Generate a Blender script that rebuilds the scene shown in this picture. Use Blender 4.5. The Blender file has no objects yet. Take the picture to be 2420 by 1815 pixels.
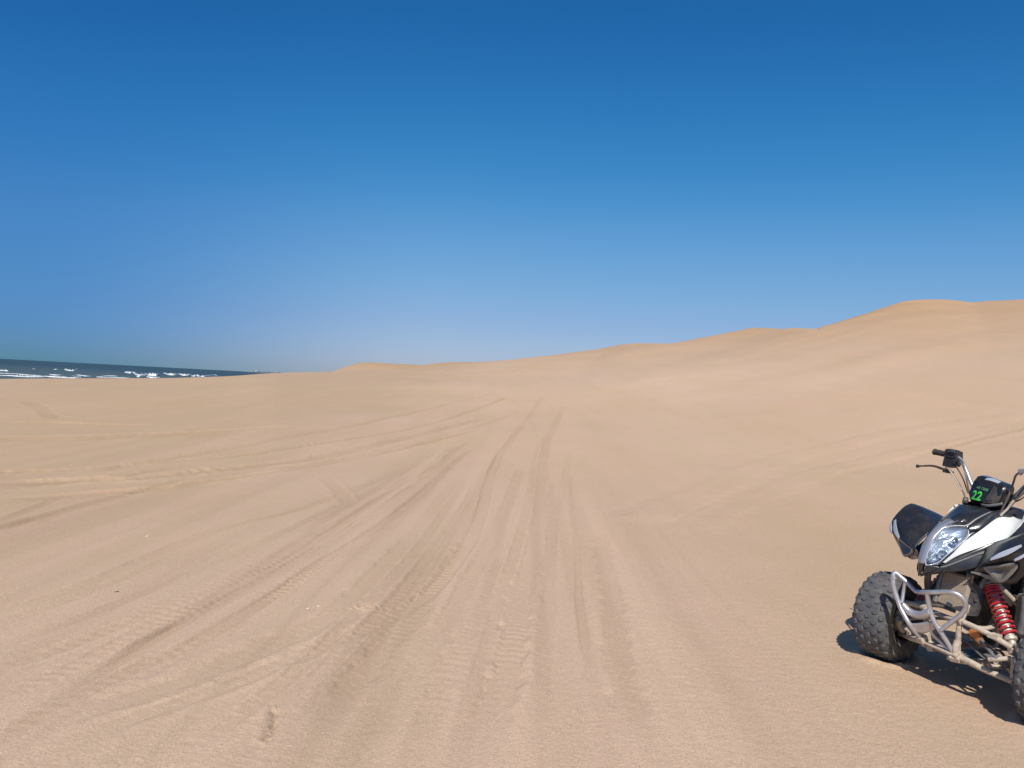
import bpy, bmesh, math, random
import numpy as np
from mathutils import Vector, Matrix, Euler
from mathutils.bvhtree import BVHTree
S = bpy.context.scene
C = S.collection
PI = math.pi
rng = np.random.default_rng(7); random.seed(5)

# ---------------------------------------------------------------- camera
CAM_H = 1.5; FPX = 1800.0; ROLL = math.radians(3.006); OFF = 3.5      # calibrated on the 2420 px wide photograph
cam_d = bpy.data.cameras.new('camera'); cam = bpy.data.objects.new('camera', cam_d); C.objects.link(cam)
cam_d.sensor_fit = 'HORIZONTAL'; cam_d.sensor_width = 36.0; cam_d.lens = 36.0 * FPX / 2420.0
cam_d.clip_start = 0.05; cam_d.clip_end = 60000
pitch = math.atan(OFF / FPX)
cam.matrix_world = Matrix.Translation((0, 0, CAM_H)) @ Matrix.Rotation(PI/2 + pitch, 4, 'X') @ Matrix.Rotation(ROLL, 4, 'Z')
S.camera = cam

# ---------------------------------------------------------------- sky, sun, exposure
SUN_EL = math.radians(47.0); SH = Vector((0.13, 0.99)).normalized()   # shadows fall along SH
w = bpy.data.worlds.new('World'); S.world = w; w.use_nodes = True
nt = w.node_tree; nt.nodes.clear()
sky = nt.nodes.new('ShaderNodeTexSky'); sky.sky_type = 'NISHITA'; sky.sun_disc = False
sky.sun_elevation = SUN_EL; sky.sun_rotation = math.atan2(-SH.x, -SH.y)
sky.air_density = 1.0; sky.dust_density = 0.35; sky.ozone_density = 3.0; sky.altitude = 0
hs = nt.nodes.new('ShaderNodeHueSaturation'); hs.inputs['Saturation'].default_value = 1.28
sc = nt.nodes.new('ShaderNodeVectorMath'); sc.operation = 'SCALE'; sc.inputs['Scale'].default_value = .085
cv = nt.nodes.new('ShaderNodeRGBCurve')     # clear, deep desert-coast air: deeper blue overhead, pale rose band low over the dunes
for ch, pts in ((0, [(0,0),(.038,.0150),(.080,.048),(.144,.125),(.246,.205),(.5,.345),(1,.6)]), (1, [(0,0),(.127,.130),(.219,.242),(.328,.340),(.462,.413),(.6,.455),(1,.7)]), (2, [(0,0),(.305,.385),(.451,.560),(.571,.655),(.651,.690),(.8,.76),(1,.9)])):
    c = cv.mapping.curves[ch]
    c.points[0].location = pts[0]; c.points[1].location = pts[-1]
    for q in pts[1:-1]: c.points.new(*q)
cv.mapping.update()
tc_ = nt.nodes.new('ShaderNodeTexCoord'); sp = nt.nodes.new('ShaderNodeSeparateXYZ'); nt.links.new(tc_.outputs['Generated'], sp.inputs[0])
def mrange(src, a, b, c, d):
    n = nt.nodes.new('ShaderNodeMapRange'); n.interpolation_type = 'SMOOTHSTEP'
    for i, v in enumerate((a, b, c, d)): n.inputs[i+1].default_value = v
    nt.links.new(src, n.inputs[0]); return n.outputs[0]
fa = mrange(sp.outputs['X'], -.08, -.56, 0, 1); fz = mrange(sp.outputs['Z'], 0, .38, 1, .38)   # cleaner, darker air over the sea than over the dusty land
mm = nt.nodes.new('ShaderNodeMath'); mm.operation = 'MULTIPLY'; nt.links.new(fa, mm.inputs[0]); nt.links.new(fz, mm.inputs[1])
mx = nt.nodes.new('ShaderNodeMix'); mx.data_type = 'RGBA'; mx.blend_type = 'MULTIPLY'; mx.inputs[7].default_value = (.30, .585, .82, 1)
nt.links.new(mm.outputs[0], mx.inputs['Factor'])
up = nt.nodes.new('ShaderNodeVectorMath'); up.operation = 'SCALE'; up.inputs['Scale'].default_value = 10
bg = nt.nodes.new('ShaderNodeBackground'); bg.inputs['Strength'].default_value = 0.1
wo = nt.nodes.new('ShaderNodeOutputWorld'); K_ = nt.links.new
K_(sky.outputs[0], hs.inputs['Color']); K_(hs.outputs[0], sc.inputs[0]); K_(sc.outputs[0], cv.inputs['Color']); K_(cv.outputs[0], mx.inputs[6]); zf = mrange(sp.outputs['Z'], .52, .80, 0, 1); zm = nt.nodes.new('ShaderNodeMix'); zm.data_type = 'RGBA'; raw = nt.nodes.new('ShaderNodeVectorMath'); raw.operation = 'SCALE'; raw.inputs['Scale'].default_value = .085
K_(sky.outputs[0], raw.inputs[0]); K_(zf, zm.inputs['Factor']); K_(mx.outputs[2], zm.inputs[6]); K_(raw.outputs[0], zm.inputs[7]); K_(zm.outputs[2], up.inputs[0]); K_(up.outputs[0], bg.inputs[0]); K_(bg.outputs[0], wo.inputs[0])
sl = bpy.data.lights.new('sun', 'SUN'); sl.energy = 4.5; sl.angle = math.radians(0.53); sl.color = (1.0, 0.95, 0.88)
so = bpy.data.objects.new('sun', sl); C.objects.link(so)
sd = Vector((SH.x*math.cos(SUN_EL), SH.y*math.cos(SUN_EL), -math.sin(SUN_EL)))
so.rotation_euler = sd.to_track_quat('-Z', 'Y').to_euler(); so.location = (0, 0, 30)
S.view_settings.view_transform = 'Standard'; S.view_settings.look = 'None'; S.view_settings.exposure = 0.0; S.view_settings.gamma = 1
S.cycles.max_bounces = 8; S.cycles.transparent_max_bounces = 8; S.cycles.caustics_reflective = False; S.cycles.caustics_refractive = False

# ---------------------------------------------------------------- photo ray helper (used only to measure real positions)
ca, sa = math.cos(ROLL), math.sin(ROLL)
def rays(p):
    p = np.asarray(p, float); u = p[:, 0]-1210; v = p[:, 1]-907.5
    return np.stack([(u*ca+v*sa)/FPX, np.ones(len(p)), -(-u*sa+v*ca-OFF)/FPX], 1)

# ---------------------------------------------------------------- noise
def vnoise(x, y, seed=0):
    xi = np.floor(x).astype(np.int64); yi = np.floor(y).astype(np.int64); xf = x-xi; yf = y-yi
    xf = xf*xf*xf*(xf*(xf*6-15)+10); yf = yf*yf*yf*(yf*(yf*6-15)+10)
    def H(a, b):
        n = (a*374761393 + b*668265263 + seed*982451653) & 0xffffffff
        n = ((n ^ (n >> 13)) * 1274126177) & 0xffffffff
        n = ((n ^ (n >> 16)) * 2246822519) & 0xffffffff
        return ((n ^ (n >> 15)) & 0xffffff) / float(0xffffff)
    a = H(xi, yi); b = H(xi+1, yi); c = H(xi, yi+1); d = H(xi+1, yi+1)
    return (a*(1-xf)+b*xf)*(1-yf) + (c*(1-xf)+d*xf)*yf - 0.5
def fbm(x, y, o=4, seed=0):
    s = 0; a = 1.0
    for i in range(o):
        s = s + a*vnoise(x*2**i, y*2**i, seed+i); a *= .5
    return s
def sstep(a, b, x):
    t = np.clip((x-a)/(b-a), 0, 1); return t*t*t*(t*(t*6-15)+10)

# ---------------------------------------------------------------- terrain
def prof(pts):
    """skyline points of a ridge -> azimuth, tan(elevation)"""
    R = rays(pts); az = np.arctan2(R[:, 0], R[:, 1]); te = R[:, 2]/np.hypot(R[:, 0], R[:, 1])
    return az, te
L1_ = prof([(-500,915),(0,898),(160,895),(400,892),(560,886),(610,881),(700,878),(790,876.5),(850,875),(1000,872),(1200,862),(1400,848),(1600,846),(1800,856),(1950,868),(2150,868),(2420,858),(2900,840)])
_a = np.linspace(-.8, .85, 1650); _k = np.hanning(61); L1 = (_a, np.convolve(np.pad(np.interp(_a, *L1_), 30, 'edge'), _k/_k.sum(), 'valid'))
RIDGES = [
  (prof([(640,905),(740,888),(790,875),(812,866),(850,855),(870,854.5),(900,856),(1000,861),(1060,859),(1130,866),(1240,885)]), 215, 110),
  (prof([(880,892),(960,868),(1000,861.5),(1030,857.5),(1060,856.5),(1120,857),(1200,850),(1300,840),(1400,826),(1440,818),(1470,811.5),(1500,812),(1560,812),(1620,812),(1700,835),(1800,870)]), 175, 120),
  (prof([(1380,862),(1480,833),(1560,814),(1620,806),(1700,790),(1740,780),(1775,771.5),(1800,772),(1850,775),(1930,779),(1990,786),(2100,805),(2300,850)]), 128, 98),
  (prof([(1400,915),(1600,893),(1750,868),(1840,836),(1900,800),(1935,777),(2000,757),(2060,738),(2100,725),(2135,714),(2160,711.5),(2200,712),(2250,712.5),(2300,710),(2420,705),(2900,690)]), 98, 82)]
def base_h(x, y):
    r = np.hypot(x, y)+1e-6; az = np.arctan2(x, y)
    azc = np.clip(az, -0.75, 0.8)
    te = np.interp(azc, *L1)
    Rc = np.interp(azc, [-.6, -.3, -.1, .1, .3, .6], [46, 52, 75, 90, 75, 52])
    H1 = CAM_H + Rc*te
    t = np.clip((r-7)/(Rc-7), 0, 1)
    h = H1*(t*t*(3-2*t))**1.0
    # keep the ramp under its own skyline, then seaward fall on the left, plateau on the right
    over = np.clip(r-Rc, 0, None)
    left = 1-sstep(-.22, -.10, az)
    left = np.where(az < -1.6, np.clip((az+PI)/(PI-1.6), 0, 1), left)
    drop = 5.2*sstep(0, 55, over)
    h = h*(1-left*sstep(0, 60, over)) - left*drop
    h = h + (1-left)*over*0.0
    front = sstep(1.9, 1.2, np.abs(az))
    out = h; face = np.zeros_like(r); cap = te*1.0
    for (az_, te_), R, W in RIDGES:
        a_ = np.concatenate([[az_[0]-.035], az_, [az_[-1]+.035]]); t_ = np.concatenate([[-.05], te_, [-.05 if az_[-1] < .6 else te_[-1]]])
        fa_ = np.linspace(-PI, PI, 6001); ft = np.interp(fa_, a_, t_); kk = np.hanning(13); ft = np.convolve(np.pad(ft, 6, 'edge'), kk/kk.sum(), 'valid')
        te = np.interp(az, fa_, ft); k2 = np.hanning(241); ts = np.interp(az, fa_, np.convolve(np.pad(ft, 120, 'edge'), k2/k2.sum(), 'valid'))
        cap = np.maximum(cap, te)
        ub = np.clip((r-(R-W))/W, 0, 1)**3
        H = CAM_H + R*(ts*(1-ub)+te*ub)
        u = (r-(R-W))/W
        uc = np.clip(u, 0, 1); rise = uc**1.35
        fall = 1-sstep(0, 1, (r-R)/(W*1.3))*.5
        d = H-out; k = .5; lift = np.where(d > k, d, np.where(d < -k, 0, (d+k)**2/(4*k)))
        out = out+lift*rise*fall*front
        face += (lift > .5)*np.clip(lift/4, 0, 1)*uc*np.clip((1-u)*3, 0, 1)*front
    lim = CAM_H + r*cap; kk = .02+.004*r; d = np.clip((out-lim)/kk, -1, 1)      # nothing nearer rises above the far crests
    out = np.where(r > 30, np.where(d > -1, np.minimum(out, lim)-kk*.25*(1-np.abs(d))**2, out), out)
    amp = sstep(6, 60, r)
    soft = amp*(0.10*fbm(x/9., y/7., 3, 11) + .22*fbm(x/30., y/18., 2, 5)*sstep(10, 70, r))
    soft = soft*(1-.0*left)
    # dune-face texture: low wind mounds on the far slopes
    mounds = np.clip(face, 0, 1)*(.55*fbm(x/16, y/7, 3, 301)+.5*fbm((x+y*.5)/26, y/14, 2, 305)-.25*np.exp(-(((x-24)/9)**2+((y-55)/7)**2)))
    return out + mounds + soft*np.clip(1-np.abs(r-Rc)/8., 0, 1)*.25 + soft*np.clip(np.abs(r-Rc)/8., 0, 1)*.8
def ground_hit(p):
    R = rays(p); P = []
    ts = np.concatenate([np.linspace(1.5, 30, 600), np.linspace(30.1, 120, 500)])
    for r in R:
        X = r[0]*ts; Y = ts; Z = CAM_H + r[2]*ts
        k = np.argmax(Z < base_h(X, Y))
        if Z[k] >= base_h(X[k:k+1], Y[k:k+1])[0]: k = len(ts)-1
        P.append((X[k], Y[k]))
    return np.array(P)
def crom(P, n):
    P = np.asarray(P, float)
    if len(P) == 2: return P[0]+(P[1]-P[0])*np.linspace(0, 1, n)[:, None]
    Q = np.vstack([2*P[0]-P[1], P, 2*P[-1]-P[-2]])
    t = np.linspace(0, len(P)-1, n); i = np.minimum(t.astype(int), len(P)-2); f = (t-i)[:, None]
    a, b, c, d = Q[i], Q[i+1], Q[i+2], Q[i+3]
    return .5*((2*b)+(-a+c)*f+(2*a-5*b+4*c-d)*f*f+(-a+3*b-3*c+d)*f**3)

# tyre tracks: photo polyline, half width m, depth m, tread pattern strength, ragged edge
TR = [
 ([(-60,1040),(0,1036),(202,1032.6),(390,1025),(636,1011),(730,1012)], .24, .085, .0, .2),
 ([(-60,1046),(0,1043),(202,1039),(390,1031),(600,1019)], .16, .06, .0, .2),
 ([(-60,1001),(69,1000.5),(130,1001),(260,1005),(405,1007)], .26, .085, .0, .3),
 ([(-60,1120),(0,1116.5),(145,1111),(318,1099),(434,1090),(529,1082),(636,1067),(700,1057),(808,1041),(989,1008),(1148,959),(1203,936)], .11, .05, 1.4, .2),
 ([(-60,1158),(0,1154),(145,1144),(289,1127),(405,1105),(480,1092)], .11, .05, .6, .3),
 ([(-60,1146),(60,1142),(200,1136),(347,1129),(500,1112),(636,1096),(700,1089.5),(845,1062),(1025,1017),(1152,986)], .18, .055, .8, .6),
 ([(-60,1186),(0,1181.6),(231,1164),(376,1152.7),(636,1118),(700,1107.5),(808,1089),(971,1055),(1134,1012)], .11, .06, .1, .2),
 ([(-60,1192),(0,1189),(231,1171),(376,1159),(500,1143)], .08, .04, .1, .2),
 ([(-60,1268),(0,1251),(87,1225),(202,1193),(260,1179),(419,1138),(500,1118)], .08, .045, .0, .2),
 ([(-60,1256),(0,1231),(110,1190),(160,1172)], .06, .02, .0, .2),
 ([(64,947),(101,965),(115,980),(127,993)], .20, .016, .0, .5),
 ([(-60,1478),(0,1452),(219,1380),(383,1304),(547,1244),(700,1205),(827,1160),(953,1109),(1044,1050)], .07, .018, .1, .3),
 ([(-60,1500),(0,1479),(246,1386),(420,1312),(560,1262)], .06, .016, .1, .3),
 ([(-60,1604),(0,1577),(219,1506),(438,1419),(602,1342),(766,1252),(860,1200),(953,1150),(1044,1092),(1085,1048)], .055, .020, .8, .3),
 ([(-60,1674),(0,1654),(191,1572),(356,1484),(547,1397),(700,1312),(827,1225),(953,1148),(1025,1095),(1076,1051)], .06, .022, 1.0, .3),
 ([(-60,1752),(0,1725),(301,1555.5),(547,1408),(673,1342),(853,1233),(953,1162),(1040,1090),(1110,1040)], .05, .016, .1, .15),
 ([(160,1725),(301,1632),(438,1539),(629,1424),(740,1345),(875,1260),(980,1180),(1060,1105),(1120,1055)], .06, .020, .7, .3),
 ([(-60,1812),(27,1763),(219,1681),(465,1605),(738,1484),(820,1455)], .12, .017, .12, .6),
 ([(60,1830),(109,1810),(273,1722),(520,1632),(711,1550),(900,1470),(1012,1402),(1083,1326),(1120,1262),(1138,1211),(1159,1127),(1185,1070),(1213,1033),(1235,1004),(1264,965),(1283,935)], .075, .030, .3, .35),
 ([(-60,1790),(30,1738),(301,1590),(465,1520),(600,1452)], .05, .014, .3, .3),
 ([(760,1760),(820,1638),(886,1556),(985,1446),(1060,1350),(1130,1255)], .09, .020, .3, .8),
 ([(830,1840),(900,1730),(963,1627),(1039,1506),(1100,1400),(1160,1290),(1200,1190),(1235,1100)], .08, .016, .2, .4),
 ([(960,1840),(985,1810),(1039,1649),(1090,1530),(1140,1400),(1185,1290)], .07, .017, .3, .5),
 ([(1145,1835),(1160,1700),(1187,1607),(1219,1452),(1234,1380),(1262,1290),(1275,1218),(1279,1145),(1290,1051),(1308,1012),(1329,957)], .10, .022, .2, .6),
 ([(1386,1600),(1386,1553),(1368,1423),(1364,1300),(1352,1200),(1345,1100)], .03, .012, .0, .2),
 ([(1300,1320),(1308,1236),(1330,1150),(1350,1060)], .06, .014, .2, .4),
 ([(2500,965),(2420,980),(2184,1012),(2000,1049),(1815,1095),(1654,1169),(1480,1250)], .34, -.020, .0, .5),
 ([(2500,1000),(2350,1030),(2150,1068),(1976,1108),(1861,1146),(1723,1203),(1600,1270)], .28, -.016, .0, .5),
 ([(2500,1004),(2420,1013),(2300,1040),(2170,1075)], .12, .03, .0, .5),
 ([(700,1265),(827,1192.5),(953,1118),(1044,1060)], .05, .018, .1, .2),
 ([(420,1420),(560,1372),(720,1290),(880,1190),(980,1112)], .05, .014, .6, .3),
 ([(560,1620),(760,1480),(900,1350),(1010,1225),(1090,1120)], .08, .018, .2, .5),
 ([(640,1720),(800,1560),(950,1400),(1060,1255),(1130,1140)], .06, .014, .4, .5),
 ([(765,1128),(800,1155),(823,1185),(842,1196)], .10, .014, .0, .6),
  ([(-60,1560),(0,1532),(219,1448),(420,1368),(600,1290),(760,1215),(900,1145),(1010,1085)], .045, .012, .2, .3),
 ([(-60,1700),(20,1668),(260,1560),(450,1470),(640,1372),(800,1275),(920,1190),(1020,1110)], .04, .014, .2, .2),
 ([(380,1830),(520,1730),(700,1590),(840,1460),(960,1330),(1050,1210),(1110,1120)], .05, .014, .3, .4),
 ([(560,1830),(700,1700),(850,1550),(990,1380),(1090,1230),(1150,1130)], .045, .012, .2, .4),
 ([(1080,1840),(1110,1700),(1150,1540),(1190,1400),(1225,1280),(1250,1180),(1262,1100),(1275,1040)], .05, .012, .2, .5),
 ([(1260,1830),(1275,1650),(1290,1480),(1300,1350),(1305,1230),(1300,1130)], .06, .010, .2, .7),
 ([(200,1120),(420,1082),(640,1040),(860,1000),(1060,955),(1180,925)], .14, .035, .2, .4),
 ([(640,1110),(840,1078),(1020,1035),(1150,1000),(1230,970)], .10, .035, .2, .4),
 ([(1500,1815),(1470,1600),(1440,1400),(1420,1250)], .09, .010, .1, .9),
]
def near_poly(px, py, P):
    best = np.full(px.shape, 1e9); sd_ = np.zeros_like(px); al = np.zeros_like(px); L = 0
    for a, b in zip(P[:-1], P[1:]):
        d = b-a; ln = math.hypot(*d)
        if ln < 1e-6: continue
        t = np.clip(((px-a[0])*d[0]+(py-a[1])*d[1])/ln**2, 0, 1)
        dx = px-a[0]-t*d[0]; dy = py-a[1]-t*d[1]; q = dx*dx+dy*dy
        m = q < best
        best = np.where(m, q, best); al = np.where(m, L+t*ln, al); sd_ = np.where(m, np.sign(dx*d[1]-dy*d[0]), sd_); L += ln
    return np.sqrt(best)*sd_, al, L
def tracks(x, y):
    dz = np.zeros_like(x); r = np.hypot(x, y); tn = np.zeros_like(x)
    for k, (pts, hw, dep, tread, rag) in enumerate(TR):
        P = crom(ground_hit(pts), max(8, len(pts)*5))
        m = (x > P[:, 0].min()-1.2) & (x < P[:, 0].max()+1.2) & (y > P[:, 1].min()-1.2) & (y < P[:, 1].max()+1.2)
        idx = np.nonzero(m)[0]
        if not len(idx): continue
        X = x[idx]; Y = y[idx]
        # coarse reject
        Pc = P[::4]; q = np.full(X.shape, 1e9)
        for a in Pc: q = np.minimum(q, (X-a[0])**2+(Y-a[1])**2)
        seg = np.hypot(*np.diff(Pc, axis=0).T).max()
        keep = q < (seg*.6+.8)**2; idx = idx[keep]; X = X[keep]; Y = Y[keep]
        if not len(idx): continue
        s, al, Lt = near_poly(X, Y, P)
        s = s + rag*hw*(.7*vnoise(al*.8, s*0+k*3.1, 40+k)+.6*vnoise(X*7, Y*7, 60+k)+.22*vnoise(X*19, Y*19, 61+k))
        a = np.abs(s)/hw
        ends = sstep(0, .8, al)*sstep(0, 1.2, Lt-al) if Lt > 3 else np.sin(np.clip(al/Lt, 0, 1)*PI)
        vary = np.clip(.85+.8*fbm(al*.45, al*0+k, 2, 90+k), .4, 1.3)
        core = -sstep(1.15, .55, a); lip = .55*np.exp(-((a-1.45)/.33)**2)*(.75+.6*vnoise(al*3, s*0+k, 7))
        f = core+lip
        if tread:
            wl = .24 if k in (3, 4, 5) else .085
            ph = al*2*PI/wl + np.abs(s)/hw*1.6 + 3*vnoise(al*5, s*6, 17+k)
            md = np.clip(.5+1.4*vnoise(al*1.3, s*0, 21+k), 0, 1)*tread
            f = f + md*.42*np.sin(ph)*sstep(1.2, .6, a)
            f = f + md*.30*np.sin(ph+1)*np.exp(-((a-1.25)/.25)**2)
        dz[idx] += dep*f*ends*vary*(.54 if k < 10 else .66)
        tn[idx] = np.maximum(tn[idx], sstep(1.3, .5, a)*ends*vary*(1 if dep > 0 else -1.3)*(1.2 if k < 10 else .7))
    return dz, tn
QO = np.array([2.47, 4.09]); QF = np.array([-.963, -.27]); QF /= np.hypot(*QF); QL = np.array([-QF[1], QF[0]])
STEER = math.radians(19)
WHEELS = [(.033, -.460), (-.065, .497), (-1.22, -.42), (-1.22, .42)]
def local_marks(x, y):
    dz = np.zeros_like(x)
    for i, (a, b) in enumerate(WHEELS):          # hollow and pushed-up sand under each tyre
        c = QO+QF*a+QL*b; dx = x-c[0]; dy = y-c[1]
        st = STEER if i < 2 else 0
        f = QF*math.cos(st)+QL*math.sin(st); l = np.array([-f[1], f[0]])
        u = dx*f[0]+dy*f[1]; v = dx*l[0]+dy*l[1]
        e = np.sqrt((u/.115)**2+(v/.105)**2)
        dz += -.004*sstep(1.1, .6, e) + .018*np.exp(-((e-1.45)/.35)**2)*(1+.8*vnoise(x*16, y*16, 3))
        # rut behind the wheel as the quad rolled up
        rut = sstep(1.2, .6, np.abs(v)/.09)*sstep(.05, -.1, u)*sstep(-3.2, -1.2, u)
        dz += rut*(-.008+.004*np.sin(u*2*PI/.075))
    def px(p): return ground_hit([p])[0]
    # small scuffs and prints
    a = px((651,1698)); b = px((635,1752)); s, al, L = near_poly(x, y, np.array([a, (a+b)/2+.004, b]))
    dz += -.009*np.exp(-(s/.020)**2)*(1+1.4*vnoise(x*45, y*45, 2)) + .004*np.exp(-((s-.045)/.02)**2)
    a = px((864,1441))
    d = np.hypot(x-a[0], y-a[1]); th = np.arctan2(y-a[1], x-a[0])
    dz += .006*np.sin(d*2*PI/.05+th*2)*np.exp(-(d/.11)**2)
    return dz
def lane(x, y):
    """dozens of old, wind-softened wheel ruts running away from the camera side by side"""
    r = np.hypot(x, y)
    u = x - .022*y + .10*vnoise(y*.16, x*.05, 201) + .022*fbm(y*.9, x*1.1, 2, 203)
    reach = sstep(-11, -6, u)*sstep(2.3, .8, u)*sstep(1.0, 2.6, y)*sstep(34, 20, y)
    st = 0; tone = 0
    for f_, a_, L_, sd in ((1.3, .024, .05, 211), (2.9, .022, .06, 213), (6.1, .013, .075, 215), (11., .0065, .10, 217), (20., .0032, .11, 219)):
        n = vnoise(u*f_, y*L_, sd); on = np.clip(.55+1.3*vnoise(u*.9+sd, y*.14, sd+50), .05, 1)
        n = np.sign(n)*np.abs(n)**.8*1.2 if f_ > 2 else n
        q = n*on*sstep(45/f_+6, 22/f_+2, r*.8)
        st = st + a_*q; tone = tone + q
    return st*reach, np.clip(-tone*reach*1.1, -1, 1)
def fine(x, y):
    r = np.hypot(x, y)
    nf = sstep(16, 5, r)
    wx = x+.03*fbm(x*3, y*3, 2, 31); wy = y+.05*fbm(x*2.2+9, y*2.2, 3, 33)
    patch = np.clip(.45+1.2*fbm(x*.5, y*.5, 3, 44), 0, 1)
    rip = np.sin(wy*2*PI/.075+2.5*fbm(x*1.3, y*1.3, 2, 35))*(.35+vnoise(x*9, y*22, 36))
    g = .0006*rip*patch + .0021*fbm(x*18, y*24, 3, 37)*(.25+patch) + .0016*vnoise(x*75, y*95, 38)
    st, _ = lane(x, y)
    return st + g*nf + .02*fbm(x*.8, y*.8, 3, 41)*sstep(80, 20, r)*.6

def build_sand():
    a0, a1 = math.radians(-37), math.radians(39)
    az = np.concatenate([np.radians(np.linspace(-180, -40, 60))[:-1], np.radians(np.linspace(-40, -37, 7))[:-1], np.linspace(a0, a1, 1500), np.radians(np.linspace(39, 42, 7))[1:], np.radians(np.linspace(42, 180, 60))[1:-1]])
    v = np.linspace(1.5/2.35, 1.5/34, 950); r = 1.5/v
    r = np.concatenate([np.linspace(.05, 2.3, 26)[:-1], r, np.geomspace(34.3, 130, 210), np.geomspace(131, 420, 90)])
    A, Rr = np.meshgrid(az, r, indexing='ij'); x = (Rr*np.sin(A)).ravel(); y = (Rr*np.cos(A)).ravel()
    z = base_h(x, y)
    m = np.abs(A.ravel()) < math.radians(50)
    rr = np.hypot(x, y); idx = np.nonzero(m & (rr < 120))[0]
    tone = np.zeros_like(z); dz_, tn_ = tracks(x[idx], y[idx]); z[idx] += dz_; tone[idx] = tn_
    ln_ = lane(x, y)[1]; tone = tone*.85+.75*ln_
    c_, e_ = ground_hit([(1760, 900), (2000, 858)]); dx, dy = x-c_[0], y-c_[1]
    tone -= 1.1*np.exp(-((dx/7)**2+((dy+.25*dx)/5.5)**2))*(1+.8*fbm(x/5, y/3, 2, 401))          # pale wind-blown drift at the foot of the dune
    tone += .9*np.exp(-(((x-e_[0])/5)**2+((y-e_[1])/2.2)**2))  # hollow above the drift, its shade put into the sand tone
    a_, b_ = ground_hit([(651, 1698), (635, 1752)]); s_, _, _ = near_poly(x[idx], y[idx], np.array([a_, b_])); tone[idx] += 1.3*np.exp(-(s_/.022)**2)  # shade inside the small scuff, painted as a darker tone
    tone = np.clip(tone, -1, 1)
    idx = np.nonzero(m & (rr < 12))[0]; z[idx] += local_marks(x[idx], y[idx])
    z += fine(x, y)
    nA, nR = A.shape; N = nA*nR
    co = np.stack([x, y, z], 1).astype(np.float32)
    i = np.arange(nA)[:, None]; j = np.arange(nR-1)[None, :]
    i2 = (i+1) % nA
    q = np.stack([i*nR+j+0*i, i2*nR+j, i2*nR+j+1, i*nR+j+1], -1).reshape(-1, 4).astype(np.int32)
    me = bpy.data.meshes.new('sand'); me.vertices.add(N); me.vertices.foreach_set('co', co.ravel())
    me.loops.add(q.size); me.loops.foreach_set('vertex_index', q[:, ::-1].ravel() if False else q.ravel())
    me.polygons.add(len(q)); me.polygons.foreach_set('loop_start', np.arange(0, q.size, 4, dtype=np.int32)); me.polygons.foreach_set('loop_total', np.full(len(q), 4, np.int32))
    me.polygons.foreach_set('use_smooth', np.ones(len(q), bool)); me.update(calc_edges=True)
    at = me.attributes.new('sand_tone', 'FLOAT', 'POINT'); at.data.foreach_set('value', tone.astype(np.float32))
    if me.polygons[len(q)//2].normal.z < 0: me.flip_normals()
    o = bpy.data.objects.new('sand', me); C.objects.link(o); o['kind'] = 'structure'
    return o

# ---------------------------------------------------------------- materials
def mat(name, col, rough=.5, metal=0, spec=.5, bump=0, bscale=200, var=0, vscale=20, dust=0, coat=0):
    m = bpy.data.materials.new(name); m.use_nodes = True; t = m.node_tree; b = t.nodes['Principled BSDF']
    b.inputs['Roughness'].default_value = rough; b.inputs['Metallic'].default_value = metal; b.inputs['Specular IOR Level'].default_value = spec
    b.inputs['Coat Weight'].default_value = coat; b.inputs['Coat Roughness'].default_value = .08
    tc = t.nodes.new('ShaderNodeTexCoord')
    src = t.nodes.new('ShaderNodeRGB'); src.outputs[0].default_value = (*col, 1); cs = src.outputs[0]
    if var:
        n = t.nodes.new('ShaderNodeTexNoise'); n.inputs['Scale'].default_value = vscale; n.inputs['Detail'].default_value = 6
        t.links.new(tc.outputs['Object'], n.inputs['Vector'])
        mx = t.nodes.new('ShaderNodeMix'); mx.data_type = 'RGBA'; mx.blend_type = 'MULTIPLY'; mx.inputs['Factor'].default_value = 1
        r = t.nodes.new('ShaderNodeMapRange'); r.inputs[1].default_value = .3; r.inputs[2].default_value = .7; r.inputs[3].default_value = 1-var; r.inputs[4].default_value = 1+var
        t.links.new(n.outputs['Fac'], r.inputs[0]); t.links.new(cs, mx.inputs[6]); t.links.new(r.outputs[0], mx.inputs[7]); cs = mx.outputs[2]
    if dust:
        n = t.nodes.new('ShaderNodeTexNoise'); n.inputs['Scale'].default_value = 14; n.inputs['Detail'].default_value = 8; n.inputs['Roughness'].default_value = .7
        t.links.new(tc.outputs['Object'], n.inputs['Vector'])
        r = t.nodes.new('ShaderNodeMapRange'); r.inputs[1].default_value = .45; r.inputs[2].default_value = .75; r.inputs[3].default_value = 0; r.inputs[4].default_value = dust
        mx = t.nodes.new('ShaderNodeMix'); mx.data_type = 'RGBA'; mx.inputs[7].default_value = (.42, .33, .24, 1)
        t.links.new(n.outputs['Fac'], r.inputs[0]); t.links.new(r.outputs[0], mx.inputs['Factor']); t.links.new(cs, mx.inputs[6]); cs = mx.outputs[2]
    t.links.new(cs, b.inputs['Base Color'])
    if bump:
        n = t.nodes.new('ShaderNodeTexNoise'); n.inputs['Scale'].default_value = bscale; n.inputs['Detail'].default_value = 4
        t.links.new(tc.outputs['Object'], n.inputs['Vector'])
        bp_ = t.nodes.new('ShaderNodeBump'); bp_.inputs['Strength'].default_value = bump; bp_.inputs['Distance'].default_value = .004
        t.links.new(n.outputs['Fac'], bp_.inputs['Height']); t.links.new(bp_.outputs[0], b.inputs['Normal'])
    return m
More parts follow.
